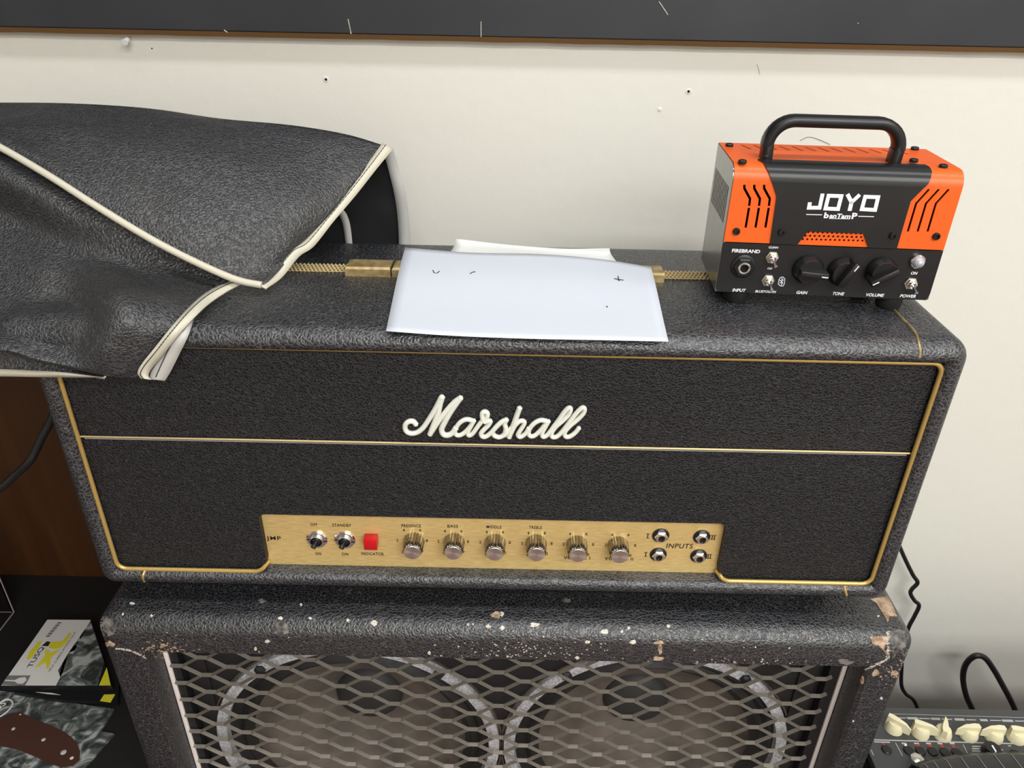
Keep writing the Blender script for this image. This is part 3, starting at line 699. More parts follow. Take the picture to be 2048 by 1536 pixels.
def sheet(name, mb, m_, th, parent=None, **kw):
    o = obj(name, mb, m_, parent, **kw); md = o.modifiers.new('thickness', 'SOLIDIFY'); md.thickness = th; md.offset = -1; return o
zc = HZ1+.0095
Pp = [[Zp(810, 495, zc+.0005), Zp(940, 505, zc+.0015), Zp(1080, 508, zc+.0005), Zp(1200, 518, zc), Zp(1302, 534, zc+.001)],
      [Zp(797, 545, zc), Zp(930, 548, zc+.0005), Zp(1070, 552, zc), Zp(1200, 556, zc), Zp(1312, 573, zc)],
      [Zp(784, 605, zc-.005), Zp(920, 612, zc-.006), Zp(1065, 616, zc-.006), Zp(1200, 620, zc-.006), Zp(1325, 632, zc-.005)],
      [Zp(772, 662, HZ1+.0022), Zp(900, 671, HZ1+.001), Zp(1050, 677, HZ1+.0008), Zp(1200, 680, HZ1+.001), Zp(1337, 683, HZ1+.002)]]
mb = MB(); grid_obj(mb, Pp, 6)
o = sheet('paper_note', mb, M['paper'], .0002); recentre(o); tag(o, 'white sheet of paper lying on top of the amplifier head', 'paper')
bvp = BVHTree.FromPolygons([tuple(v) for v in mb.v], mb.f); MW[o.name] = Matrix.Translation(o.location)
for P_ in ([(866, 541), (868, 546), (874, 547), (879, 543)], [(940, 548), (945, 545), (951, 544)], [(1228, 558), (1236, 559), (1247, 561)], [(1236, 553), (1237, 557), (1236, 561), (1240, 562)], [(1213, 613), (1215, 615)]):
    q = [hit0(bvp, *p)[0] for p in P_]
    if all(q): obj('pen_stroke', MB().tube([v+Vector((0, 0, .0003)) for v in q], .0004, 5), M['ink'], o, smooth=False)
Pp2 = [[Zp(912, 477, HZ1+.016), Zp(1010, 488, HZ1+.011), Zp(1120, 497, HZ1+.0115), Zp(1219, 497, HZ1+.016)],
       [Zp(908, 492, HZ1+.011), Zp(1010, 500, HZ1+.0085), Zp(1120, 506, HZ1+.0085), Zp(1222, 508, HZ1+.011)],
       [Zp(890, 520, HZ1+.0085), Zp(1005, 522, HZ1+.0085), Zp(1120, 524, HZ1+.0085), Zp(1235, 526, HZ1+.0085)]]
mb = MB(); grid_obj(mb, Pp2, 6)
o = sheet('paper_note', mb, M['paper2'], .0002); recentre(o); tag(o, 'thin greyish slip of paper curling up behind the white sheet', 'paper')

# ------------------------------------------------------------------ vinyl dust cover
cov = thing('dust_cover', 'black vinyl dust cover with cream piping bunched over the amplifier head', 'cover', (-.35, .1, HZ1))
def S_(px, py, g):
    '''where the line of sight meets the head's top and front, padded by g'''
    d = ray(px, py); lo = None; t = .35
    rr_ = .013; yc, zc_ = HF+rr_, HZ1-rr_
    def inside(p):
        if p.y >= yc: return p.z <= HZ1+g
        if p.z <= zc_: return p.y >= HF-g
        return math.hypot(p.y-yc, p.z-zc_) <= rr_+g
    while t < 1.2:
        if inside(CAM+d*t): break
        t += .002
    a, b_ = t-.002, t
    for k in range(16):
        m_ = (a+b_)/2
        if inside(CAM+d*m_): b_ = m_
        else: a = m_
    return CAM+d*a
def C(px, py, y=None, z=None): return Y(px, py, y) if y is not None else Zp(px, py, z)
U = [[C(-150, 206, .215), C(0, 205, .215), C(150, 207, .215), C(300, 217, .215), C(440, 237, .213), C(580, 250, .212), C(690, 268, .210), C(772, 292, .207)],
     [C(-150, 212, .195), C(0, 222, .190), C(140, 230, .187), C(280, 242, .185), C(415, 262, .182), C(545, 285, .182), C(650, 310, .180), C(741, 328, .185)],
     [C(-150, 222, .170), C(0, 240, .163), C(130, 262, .152), C(265, 290, .142), C(395, 318, .138), C(520, 352, .137), C(620, 380, .142), C(700, 382, .160)],
     [C(-150, 232, .150), C(0, 260, .142), C(122, 305, .125), C(250, 350, .110), C(375, 392, .104), C(490, 430, .102), C(585, 448, .112), C(655, 436, .135)],
     [C(-150, 238, .140), C(0, 278, .128), C(115, 335, .106), C(235, 400, .088), C(350, 455, .080), C(460, 500, .078), C(540, 520, .085), C(592, 505, .108)],
     [C(-150, 243, .136), C(0, 291, .122), C(100, 348, .100), C(205, 415, .082), C(310, 478, .072), C(400, 525, .066), C(475, 557, .064), C(527, 570, .062)]]
mb = MB(); GU = grid_obj(mb, U, 7, .0022, 1.0, clear=.0095); sheet('front_panel', mb, M['cover'], .0016, cov, label='black leather grained panel of the cover')
# lower drape
L = [[C(-150, 243, .150), C(0, 291, .138), C(100, 345, .118), C(205, 410, .100), C(310, 472, .088), C(400, 520, .080), C(468, 553, .074)],
     [C(-150, 300, .120), C(0, 352, .105), C(90, 400, .094), C(185, 450, .088), C(285, 505, .082), C(370, 545, .073), S_(447, 569, .006)],
     [C(-150, 400, .115), C(0, 425, .115), C(85, 465, .098), C(170, 505, .082), C(255, 540, .068), S_(340, 572, .012), S_(415, 590, .005)],
     [C(-150, 490, .080), C(0, 510, .075), C(80, 530, .064), C(155, 560, .052), S_(235, 585, .024), S_(320, 604, .013), S_(383, 618, .005)],
     [C(-150, 570, .045), C(0, 585, .038), C(75, 598, .034), C(145, 618, .028), S_(220, 637, .020), S_(295, 648, .012), S_(346, 655, .005)],
     [C(-150, 640, .004), C(0, 650, .002), C(70, 662, .000), C(140, 680, -.003), S_(205, 690, .018), S_(268, 695, .012), S_(310, 700, .005)],
     [C(-150, 685, -.022), C(0, 695, -.023), C(68, 712, -.023), C(135, 728, -.022), S_(200, 740, .018), S_(250, 742, .014), S_(284, 734, .007)],
     [C(-150, 694, -.016), C(0, 704, -.018), C(68, 722, -.019), C(135, 737, -.019), S_(200, 750, .015), S_(245, 757, .012), S_(278, 756, .008)]]
mb = MB(); GL = grid_obj(mb, L, 7, .0026, 5.0, clear=.0030); sheet('draped_panel', mb, M['cover'], .0016, cov, label='lower drape falling over the front edge')
# back part of the fold hanging behind the head, and its inner layer
B = [[C(560, 262, .216), C(640, 272, .216), C(720, 284, .216), C(781, 296, .214)],
     [C(570, 320, .228), C(650, 330, .230), C(730, 345, .232), C(797, 372, .232)],
     [C(580, 410, .236), C(660, 415, .240), C(745, 425, .242), C(808, 440, .240)],
     [C(590, 510, .240), C(670, 512, .246), C(755, 515, .248), C(812, 510, .244)]]
mb = MB(); grid_obj(mb, B, 6, .003, 9.0); sheet('back_panel', mb, M['coverin'], .0014, cov, label='dark lining side of the back panel')
B2 = [[C(560, 330, .221), C(620, 350, .219), C(668, 400, .216)], [C(560, 420, .222), C(630, 430, .222), C(684, 440, .221)], [C(560, 510, .224), C(640, 512, .224), C(699, 512, .223)]]
mb = MB(); grid_obj(mb, B2, 6, .001, 2.0); sheet('inner_panel', mb, M['coverin'], .0014, cov, label='inner dark fold')
def hem(outer, inner, lab, m_='cream', name='hem', n=8, th=.0016):
    mid = [a*.5+b_*.5+Vector((0, -.0010, .0008)) for a, b_ in zip(outer, inner)]
    mb = MB(); R3 = [spline(outer, n), spline(mid, n), spline(inner, n)]
    k = len(R3[0]); vs = [p for r in R3 for p in r]; fs = [(i*k+j, i*k+j+1, (i+1)*k+j+1, (i+1)*k+j) for i in range(2) for j in range(k-1)]
    mb.add(vs, fs); return sheet(name, mb, M[m_], th, cov, label=lab)
def stitch(pts, n=8):
    P = spline(pts, n); mb = MB()
    for i in range(0, len(P)-1, 1):
        mb.tube([P[i], P[i]+(P[i+1]-P[i])*.8], .00038, 5)
    return obj('stitching', mb, M['stitch'], cov, label='dark stitched thread')
D = Vector((0, -.0022, .0012))
def edge(pp): return [C(x, y, yy)+D for x, y, yy in pp]
# right edge of the upper panel
inn = edge([(765, 288, .207), (735, 330, .186), (695, 382, .162), (650, 437, .137), (610, 483, .118), (583, 497, .108), (545, 540, .088), (512, 566, .066)])
out = edge([(786, 297, .207), (752, 338, .186), (711, 390, .162), (667, 442, .137), (627, 492, .118), (598, 512, .106), (565, 552, .086), (532, 576, .062)])
out = [p+(p-q).normalized()*.0012 for p, q in zip(out, inn)]
hem(inn, out, 'wide cream binding along the right edge'); stitch([a+(b_-a)*.33+Vector((0, -.0012, .0004)) for a, b_ in zip(inn, out)])
# lower left edge of the upper panel: round cream piping
P = edge([(-150, 246, .134), (-60, 268, .128), (0, 294, .120), (100, 352, .098), (205, 419, .080), (310, 482, .070), (400, 528, .064), (475, 560, .062), (525, 571, .062)])
obj('piping', MB().tube(spline(P, 8), .0030, 10), M['cream'], cov, label='round cream piping along the lower left edge')
# outer and inner hems of the back panel
o1 = [C(786, 294, .212), C(797, 330, .224), C(810, 375, .230), C(818, 425, .238), C(821, 470, .242), C(821, 512, .242)]
i1 = [C(768, 303, .212), C(779, 340, .224), C(789, 380, .230), C(796, 425, .238), C(799, 470, .242), C(799, 512, .242)]
o1 = [p+Vector((0, -.003, 0)) for p in o1]; i1 = [p+Vector((0, -.003, 0)) for p in i1]
hem(i1, o1, 'greyish cream binding of the back panel', 'creamgrey'); stitch([a+(b_-a)*.55+Vector((0, -.0015, 0)) for a, b_ in zip(i1, o1)])
o2 = [C(684, 416, .213), C(694, 430, .214), C(701, 455, .216), C(707, 512, .218)]; i2 = [C(672, 418, .213), C(681, 432, .214), C(689, 460, .216), C(695, 512, .218)]
hem(i2, o2, 'short cream binding inside the fold', 'creamgrey')
# right edge of the lower drape
def es(pp): return [S_(x, y, g) for x, y, g in pp]
inn = es([(482, 556, .011), (447, 567, .010), (412, 585, .0085), (378, 614, .0085), (343, 653, .0085), (308, 697, .0085), (284, 727, .0095), (275, 745, .0105), (281, 757, .0115)])
out = es([(486, 566, .0085), (456, 581, .0075), (425, 601, .0065), (393, 629, .0065), (358, 669, .0065), (325, 712, .0065), (304, 737, .0075), (297, 751, .009), (303, 760, .0095)])
hem(inn, out, 'cream binding on the edge of the lower drape'); stitch([a+(b_-a)*.36+Vector((0, -.0016, .0008)) for a, b_ in zip(inn, out)])
a_ = es([(392, 626, .0045), (357, 668, .0042), (324, 712, .0042), (303, 742, .005), (298, 759, .006)])
b_ = es([(394, 618, .0030), (378, 668, .0030), (358, 710, .0030), (343, 740, .0030), (330, 762, .0035)])
hem(a_, b_, 'whitish turned-out underside of the binding', 'creamgrey', 'turned_hem')
stitch(es([(352, 672, .0055), (336, 700, .0055), (322, 730, .0055), (311, 755, .006)]))
# bottom hem on the left
t1 = [C(x, y, yy) for x, y, yy in ((-150, 735, -.012), (0, 738, -.014), (70, 741, -.016), (120, 744, -.019), (165, 749, -.020), (210, 754.5, -.021))]
t2 = [C(x, y, yy) for x, y, yy in ((-150, 752, -.014), (0, 753, -.016), (70, 754, -.018), (120, 755, -.019), (165, 755.5, -.020), (212, 755.5, -.021))]
hem(t1, t2, 'cream lower binding at the left')
t0 = [C(x, y, yy) for x, y, yy in ((-150, 690, -.008), (0, 700, -.010), (70, 717, -.012), (120, 730, -.015), (165, 743, -.016), (210, 752, -.018))]
mb = MB(); grid_obj(mb, [t0, [(a+b_)/2+Vector((0, .001, 0)) for a, b_ in zip(t0, t1)], t1], 6); sheet('lower_flap', mb, M['cover'], .0014, cov)

# ------------------------------------------------------------------ small orange amplifier
yaw = -.0564; ptl = .0173
jx = Vector((math.cos(yaw), math.sin(yaw), 0)); jy = Vector((-math.sin(yaw), math.cos(yaw), 0)); jz = Vector((0, 0, 1))
JM = Matrix(((jx.x, jy.x, 0, .1694), (jx.y, jy.y, 0, .0633), (0, 0, 1, 1.1018), (0, 0, 0, 1)))
JI = JM.inverted()
JW, JD, JH, JS, JR = .1740, .0790, .1052, .0435, .012
jo = thing('mini_amplifier', 'small orange and black amplifier with carry handle standing on the big head', 'amplifier', mat4=JM)
jo.rotation_euler = (0, 0, yaw)
def J(px, py, y=0.0):
    o_ = JI @ CAM; d = JI.to_3x3() @ ray(px, py); p = o_+d*((y-o_.y)/d.y); return p
def Jz(px, py, z):
    o_ = JI @ CAM; d = JI.to_3x3() @ ray(px, py); return o_+d*((z-o_.z)/d.z)
def jobj(nm, mb, m_, parent=jo, **kw): return obj(nm, mb, m_, parent, local=True, **kw)
def booled(nm, mb, cut, m_, parent=jo, th=None, **kw):
    o = jobj(nm, mb, m_, parent, smooth=False, **kw); c_ = jobj('cutter', cut, m_, parent, smooth=False)
    md = o.modifiers.new('b', 'BOOLEAN'); md.object = c_; md.operation = 'DIFFERENCE'; md.solver = 'EXACT'
    dg = bpy.context.evaluated_depsgraph_get(); dg.update(); me = bpy.data.meshes.new_from_object(o.evaluated_get(dg))
    o.modifiers.clear(); o.data = me; bpy.data.objects.remove(c_); o.modifiers.new('normals', 'WEIGHTED_NORMAL').keep_sharp = True
    for p in me.polygons: p.use_smooth = True
    try: me.set_sharp_from_angle(angle=math.radians(30))
    except Exception: pass
    return o
# inner chassis and lower front panel
jobj('chassis', MB().box(.0015, JW-.0015, .0062, JD-.001, 0, JH-.0050), M['hole'], smooth=False)
mb = MB(); k = 5
ol = [(0, JS-.0008), (JW, JS-.0008)]+arc(JW-.006, .006, .006, 0, -90)+arc(.003, .003, .003, 270, 180)
mb.prism(ol[::-1], 0, .003); fp = jobj('front_panel', mb, M['blacksteel'], label='black lower control panel')
jobj('base_plate', MB().box(.0005, JW-.0005, .002, JD, -.0008, .0008), M['blacksteel'], smooth=False)
# orange wrap: front, bend, top
def wrapprof(off=0.0, zb=None):
    out = [(-off, zb if zb is not None else JS)]
    out += [(-off, JS+(JH-JR-JS)*i/4) for i in range(1, 5)]
    for i in range(1, 9):
        a = math.radians(90*i/8); out.append((JR-(JR+off)*math.cos(a), JH-JR+(JR+off)*math.sin(a)))
    out.append((JD*.55, JH+off)); out.append((JD, JH+off)); return out
p0 = wrapprof(0); p1 = wrapprof(-.0012)
ring = [Vector((0, y, z)) for y, z in p0]+[Vector((0, y, z)) for y, z in p1[::-1]]
mb = MB().loft([[v.copy() for v in ring], [v+Vector((JW, 0, 0)) for v in ring]])
cut = MB()
def slot(pts, wd):
    P = [J(*p) for p in pts]; cut.ribbon([(p.x, p.z) for p in P], wd, .004, .008)
z8 = lambda a, b_: (1400+a/3.793, 210+b_/3.793)
for dx in (0, 75, 150):
    slot([z8(337+dx, 605), z8(337+dx, 632), z8(380+dx, 712), z8(373+dx, 768)], .0019); slot([z8(372+dx, 780), z8(346+dx, 932)], .0019)
for dx in (0, 75, 150): slot([z8(1738+dx, 640), z8(1640+dx, 748), z8(1576+dx, 962)], .0017)
for i in range(13):
    x = .020+i*.0107
    cut.box(x-.0010, x+.0010, JD-.022, JD-.007, JH-.004, JH+.002)
    # lean the slots like the photo's
for v in cut.v[-13*8:]:
    v.x += (JD-.0145-v.y)*.35
rows = [(822, 965, 13, 36.2), (800, 992, 14, 35.2), (780, 1018, 15, 34.8)]
for x0, y0, n, st in rows:
    for i in range(n):
        p = J(*z8(x0+i*st, y0+i*st*.026)); cut.lathe((p.x, -.003, p.z), (0, 1, 0), [(.00092, 0), (.00092, .006)], 8)
booled('orange_case', mb, cut, M['orange'], label='orange steel cover with cut slots and small holes')
# side cheek with louvres
ys = [(JR*.0+.0012, 0), (JD, 0), (JD, JH-.0006)]+[(JR-(JR-.0008)*math.cos(math.radians(90-90*i/6)), JH-JR-.0006+(JR-.0002)*math.sin(math.radians(90-90*i/6))) for i in range(7)]
mb = MB().loft([[Vector((-.0006, y, z)) for y, z in ys], [Vector((.0014, y, z)) for y, z in ys]]); cut = MB()
for i in range(11):
    y = .012+i*.0058; zt_ = JH-.022+.0010*i*0; zb_ = JS+.006-.0012*i+.004
    cut.box(-.003, .004, y-.0014, y+.0014, JS+.012+.0014*i*0, JH-.020)
booled('side_cheek', mb, cut, M['greysteel'], label='dark grey metal side with louvres')
jobj('side_cheek', MB().loft([[Vector((JW-.0014, y, z)) for y, z in ys], [Vector((JW+.0004, y, z)) for y, z in ys]]), M['greysteel'], smooth=False)
# black wrap plate
lp = [(1539.7, 485), (1553, 392), (1525, 333), (1514, 319)]; rp_ = [(1794, 491), (1820.5, 401), (1858, 364), (1862, 344), (1838, 325)]
def jfront(p): q = J(*p); return q
s0 = JS; s_v = JH-JR
L1, L2 = J(*lp[0]), J(*lp[1]); R1, R2, R3_ = J(*rp_[0]), J(*rp_[1]), J(*rp_[2])
arcL = JR*math.pi/2
topback = Jz(1514, 319, JH+.0006).y
rows_ = []
sv = s_v-s0
tot = sv+arcL+(topback-JR)
Lx = [(0, J(1539.7, 485).x), (J(1553, 392).z-s0, J(1553, 392).x), (sv+arcL*.55, Jz(1525, 330, JH-.003).x), (tot, Jz(1513, 318, JH).x)]
Rx = [(0, J(1794, 491).x), (J(1820.5, 401).z-s0, J(1820.5, 401).x), (J(1857, 366).z-s0, J(1857, 366).x), (sv+arcL*.6, Jz(1861, 344, JH-.002).x), (tot, Jz(1838, 325, JH).x)]
def lin(tab, s):
    for (a, va), (b_, vb) in zip(tab, tab[1:]):
        if s <= b_: return va+(vb-va)*(s-a)/(b_-a+1e-9)
    return tab[-1][1]
nl = (J(1594, 486).x, J(1615, 462).x); nr_ = (J(1737.5, 489).x, J(1727, 464).x); nh = J(1615, 462).z-s0
def sp(s, off):
    if s <= sv: return (-off, s0+s)
    if s <= sv+arcL:
        a = (s-sv)/JR; return (JR-(JR+off)*math.cos(a), JH-JR+(JR+off)*math.sin(a))
    return (JR+(s-sv-arcL), JH+off)
mb = MB()
def strip(ss, fl, fr):
    rings = []
    for s in ss:
        (ya, za), (yb, zb) = sp(s, .0013), sp(s, .0001); a, b_ = fl(s), fr(s)
        rings.append([Vector((a, ya, za)), Vector((b_, ya, za)), Vector((b_, yb, zb)), Vector((a, yb, zb))])
    mb.loft(rings)
strip([0, nh], lambda s: lin(Lx, s), lambda s: nl[0]+(nl[1]-nl[0])*s/nh)
strip([0, nh], lambda s: nr_[0]+(nr_[1]-nr_[0])*s/nh, lambda s: lin(Rx, s))
strip([nh, Lx[1][0], Rx[2][0], sv]+[sv+arcL*i/10 for i in range(1, 11)]+[tot], lambda s: lin(Lx, s), lambda s: lin(Rx, s))
pl_ = jobj('black_plate', mb, M['blacksteel'], label='black plate wrapped over front and top')
# logo and lettering
mb = MB(); zz = lambda a, b_: (J(*z8(a, b_), -.0013).x, J(*z8(a, b_), -.0013).z)
wd = 27/3.793*.000412
mb.ribbon([zz(930, 672), zz(907, 779), zz(826, 779), zz(834, 738)], wd, -.0013, .00015)
mb.ribbon([zz(975, 688), zz(1072, 691), zz(1047, 789), zz(951, 785)], wd, -.0013, .00015, True)
mb.ribbon([zz(1118, 676), zz(1150, 738), zz(1212, 680)], wd, -.0013, .00015); mb.ribbon([zz(1151, 730), zz(1134, 803)], wd*1.05, -.0013, .00015)
mb.ribbon([zz(1253, 696), zz(1351, 699), zz(1328, 796), zz(1227, 790)], wd, -.0013, .00015, True)
mb.ribbon([zz(805, 830), zz(925, 833)], .0006, -.0013, .00015); mb.ribbon([zz(1200, 844), zz(1320, 847)], .0006, -.0013, .00015)
mb.ribbon([zz(978, 861), zz(1138, 864)], .0004, -.0013, .00015)
def jtext(mb, txt, a, b_, hpx, yo=0.0, **kw):
    A_ = J(*a, yo); B_ = J(*b_, yo); h = (J(a[0], a[1]-hpx, yo)-A_).z; B_.z = A_.z+ (B_.z-A_.z)*.6
    if mb is None:
        m2 = MB(); text(m2, txt, A_, B_, h, th=.0002, **kw); jobj('legend', m2, M['whiteprint'], fp, smooth=False); return
    text(mb, txt, A_, B_, h, th=.0002, **kw)
jtext(mb, 'b', z8(936, 858), z8(972, 860), 12, -.0013, bold=.04); jtext(mb, 'anTam', z8(978, 857), z8(1138, 862), 9.5, -.0013, bold=.035, shear=.1); jtext(mb, 'P', z8(1146, 864), z8(1186, 866), 12.5, -.0013, bold=.04)
jobj('logo_print', mb, M['whiteprint'], pl_, smooth=False, label='white printed logo lettering')
mb = MB(); z7 = lambda a, b_: (1390+a/4.016, 470+b_/4.016)
bi = dict(bold=.03, shear=.18)
jtext(None, 'FIREBRAND', z7(295, 138), z7(520, 146), 7, **dict(bold=.03)); jtext(None, 'CLEAN', z7(590, 106), z7(668, 109), 4.2, **bi)
jtext(None, 'OD', z7(580, 275), z7(618, 277), 4, **bi); jtext(None, 'INPUT', z7(298, 453), z7(406, 458), 6.3, **bi)
jtext(None, 'BLUETOOTH', z7(482, 460), z7(648, 466), 4.8, **bi); jtext(None, 'GAIN', z7(812, 472), z7(900, 476), 6.3, **bi)
jtext(None, 'TONE', z7(1103, 481), z7(1195, 485), 6.3, **bi); jtext(None, 'VOLUME', z7(1370, 491), z7(1515, 497), 6.3, **bi)
jtext(None, 'ON', z7(1730, 317), z7(1783, 319), 6, **bi); jtext(None, 'POWER', z7(1642, 500), z7(1770, 505), 6.3, **bi)
q7 = lambda a, b_: (J(*z7(a, b_)).x, J(*z7(a, b_)).z)
mb.ribbon([q7(677, 352), q7(690, 338), q7(708, 338), q7(722, 354), q7(718, 392), q7(706, 410), q7(684, 408), q7(668, 392)], .0005, 0, .00015, True)
mb.ribbon([q7(680, 360), q7(706, 385), q7(693, 400), q7(697, 348), q7(709, 362), q7(680, 388)], .0005, 0, .00015)
jobj('wireless_emblem', mb, M['whiteprint'], fp, smooth=False, label='white oval emblem')
# jack
p = J(*z7(392, 270), -.004); c = Vector((p.x, 0, p.z+.0006))
jk = jobj('input_jack', MB().lathe(c, (0, -1, 0), [(.0100, 0), (.0100, .0012), (.0092, .0018), (.006, .0018)], 40, (False, False)), M['black'])
jobj('nut', MB().lathe(c, (0, -1, 0), [(.0085, .001), (.0085, .0040), (.0074, .0050), (.0048, .0050), (.0046, .001)], 6, (False, False)), M['black'], jk)
jobj('ring', MB().lathe(c+Vector((0, -.0042, 0)), (0, -1, 0), [(.0052, 0), (.0050, .0016), (.0042, .0022), (.0034, .0016), (.0033, -.002)], 32, (False, False)), M['spun'], jk, label='bright metal ring')
jobj('socket', MB().lathe(c, (0, -1, 0), [(.0034, .003), (.0001, .0025)], 20, (False, True)), M['hole'], jk)
# toggles
for (a, b_) in ((626, 190), (592, 375), (1744, 400)):
    p = J(*z7(a, b_), -.003); c = Vector((p.x, 0, p.z))
    sw = jobj('toggle_switch', MB().lathe(c, (0, -1, 0), [(.0054, 0), (.0054, .0008), (.0044, .0010), (.0044, .0032), (.0036, .0036), (.0030, .0036)], 6, (False, False)), mat('nickel', (.62, .58, .50), .25, 1))
    jobj('bushing', MB().lathe(c, (0, -1, 0), [(.0032, .003), (.0031, .0056), (.0024, .0060), (.0018, .004)], 24, (False, True)), M['chrome'], sw)
    a_ = c+Vector((0, -.0045, 0)); e = c+Vector((.0008, -.0125, -.0035))
    jobj('lever', MB().tube([a_, a_+(e-a_)*.6, e, e+(e-a_)*.05], [.0009, .0012, .0015, .0008], 12), M['chrome'], sw)
p = J(*z7(1797, 222), -.004); c = Vector((p.x, 0, p.z))
le = jobj('power_lamp', MB().lathe(c, (0, -1, 0), [(.0058, 0), (.0058, .0028), (.0052, .0034), (.0047, .0034)], 32, (False, False)), M['chrome'])
jobj('lens', MB().lathe(c, (0, -1, 0), [(.0048, .0030), (.0044, .0052), (.0030, .0070), (.0012, .0078), (.0001, .008)], 28, (False, True)), mat('frosted_lens', (.55, .57, .62), .12, .4), le)
# pointer knobs
for (a, b_, ang) in ((925, 300, -4), (1205, 318, 62), (1520, 315, 212)):
    p = J(*z7(a, b_), -.008); c = Vector((p.x, 0, p.z))
    kn = jobj('knob', MB().lathe(c, (0, -1, 0), [(.0122, .0006), (.0122, .003), (.0114, .0042), (.0105, .0085), (.0098, .0095)], 40), M['black'])
    ca, sa = math.cos(math.radians(ang)), math.sin(math.radians(ang)); mb = MB()
    mb.box(-.0098, .0130, -.0165, -.0035, -.0040, .0040, .0012)
    for v in mb.v:
        tap = 1-.30*max(0, (-v.y-.0035)/.013); zx, zz_ = v.x, v.z*tap; v.x = c.x+zx*ca-zz_*sa; v.z = c.z+zx*sa+zz_*ca
    jobj('pointer', mb, M['black'], kn)
    mb = MB(); mb.box(.0070, .0122, -.0168, -.0162, -.0004, .0004)
    for v in mb.v: zx, zz_ = v.x, v.z; v.x = c.x+zx*ca-zz_*sa; v.z = c.z+zx*sa+zz_*ca
    jobj('pointer_mark', mb, M['whiteprint'], kn, smooth=False)
# bolts
def bolt(p, ax, off=0, r=.0030):
    b_ = jobj('bolt', MB().lathe(p, ax, [(r, off), (r, off+.0018), (r*.85, off+.0024), (r*.55, off+.0024), (r*.5, off+.0010), (.0001, off+.0010)], 20, (False, True)), M['black'])
for (a, b_, ht) in ((1459, 289, 0), (1485, 322, 0), (1532, 315, .0013), (1827, 323, .0013), (1830, 296, 0), (1887, 331, 0)):
    p = Jz(a, b_, JH+.0015); bolt(Vector((p.x, min(p.y, JD-.004), JH+ht)), (0, 0, 1), 0, .0033)
for (a, b_, ht) in ((1473, 463, 0), (1563, 464, .0013), (1785, 471, .0013), (1873, 473, 0)):
    p = J(a, b_, -.001); bolt(Vector((p.x, -ht, p.z)), (0, -1, 0), 0, .0029)
# carry handle: flat bar bent into a hoop
hy = topback+.0085; lx, rx = J(1536, 275, hy).x, J(1800, 280, hy).x; hh = J(1660, 243, hy).z-JH
cp = [(lx+.001, JH+.0)]+[(lx+.0005, JH+hh*.35)]+arc(lx+.019, JH+hh-.019, .019, 180, 90, 8)+arc(rx-.019, JH+hh-.019, .019, 90, 0, 8)+[(rx-.0005, JH+hh*.35), (rx-.001, JH+.0)]
mb = MB(); rings = []
P2 = [Vector((a, 0, b_)) for a, b_ in cp]
for i, p in enumerate(P2):
    t_ = (P2[min(i+1, len(P2)-1)]-P2[max(i-1, 0)]).normalized(); nn = Vector((t_.z, 0, -t_.x)); ring = []
    for j in range(16):
        a = 2*math.pi*j/16; ca, sa = math.cos(a), math.sin(a)
        sg = lambda v: math.copysign(abs(v)**.6, v)
        ring.append(p+nn*(sg(ca)*.0046)+Vector((0, hy+sg(sa)*.0075, 0)))
    rings.append(ring)
jobj('carry_handle', mb.loft(rings), M['black'], label='black hoop carry handle')
# rubber feet
for (x, y) in ((.020, .012), (.148, .012), (.020, .070), (.148, .070)):
    jobj('foot', MB().lathe((x, y, 1.0908-1.1018), (0, 0, 1), [(.0092, 0), (.0102, .0012), (.0108, .0102)], 24), M['rubber'])

# ------------------------------------------------------------------ floor amplifier at the right
AZ = .55
ra = thing('combo_amplifier', 'charcoal amplifier with cream knobs standing beside the speaker cabinet at right', 'amplifier', (.9, -.02, 0))
A0 = Zp(1805, 1414, AZ)
mb = MB().box(.42, 1.35, -.16, A0.y, 0.0, AZ-.012, .004); obj('body', mb, M['blackmat'], ra)
mb = MB().box(.42, 1.35, -.155, A0.y-.0005, AZ-.0115, AZ, .002); tp = obj('top_panel', mb, M['rear_amp'], ra, label='dark grey control panel facing up')
mb = MB()
def zl(a, b_, w_=.0009, z=AZ):
    A_, B_ = Zp(*a, z), Zp(*b_, z); d = (B_-A_).normalized(); n_ = Vector((-d.y, d.x, 0))*w_/2; h = Vector((0, 0, .0003))
    mb.add([A_-n_+h, B_-n_+h, B_+n_+h, A_+n_+h], [(0, 1, 2, 3)])
y1 = lambda x: 1436+(x-1790)*.0260
for a, b_ in ((1790, 1812), (1838, 1860), (1884, 1904), (1932, 1952), (1980, 2002), (2030, 2100)): zl((a, y1(a)), (b_, y1(b_)), .0014)
for a, b_ in ((1814, 1824), (1824, 1836), (1862, 1880), (1909, 1929), (1960, 1975), (2004, 2026)): zl((a, y1(a)), (b_, y1(b_)), .0032)
zl((1780, 1428), (2100, 1437), .0006)
zl((1748, 1480), (2110, 1490), .0016); zl((1748, 1484), (1780, 1485), .0016)
zl((1791, 1486), (1805, 1512)); zl((1926, 1489), (1937, 1511)); zl((1742, 1500), (1747, 1511))
for x in (1808, 1833, 1857, 1880, 1904): zl((x-5, 1487), (x+5, 1487.4), .0022)
for i in range(4):
    zl((1944, 1493+i*4.6), (1962, 1493.4+i*4.6), .0016); 
for (a, b_) in (((1998, 1500), (2006, 1500)), ((1994, 1507), (2010, 1508)), ((2016, 1492), (2022, 1492)), ((2040, 1508), (2060, 1509)), ((2008, 1515), (2020, 1517))): zl(a, b_, .0014)
obj('panel_print', mb, M['line'], tp, smooth=False, label='grey printed lines and legends')
mb = MB()
for x in (1836, 1860, 1884, 1907): 
    q = Zp(x, 1491+(x-1836)*.03, AZ+.0003); mb.lathe(q, (0, 0, 1), [(.0024, 0), (.0001, .0001)], 8, (False, True))
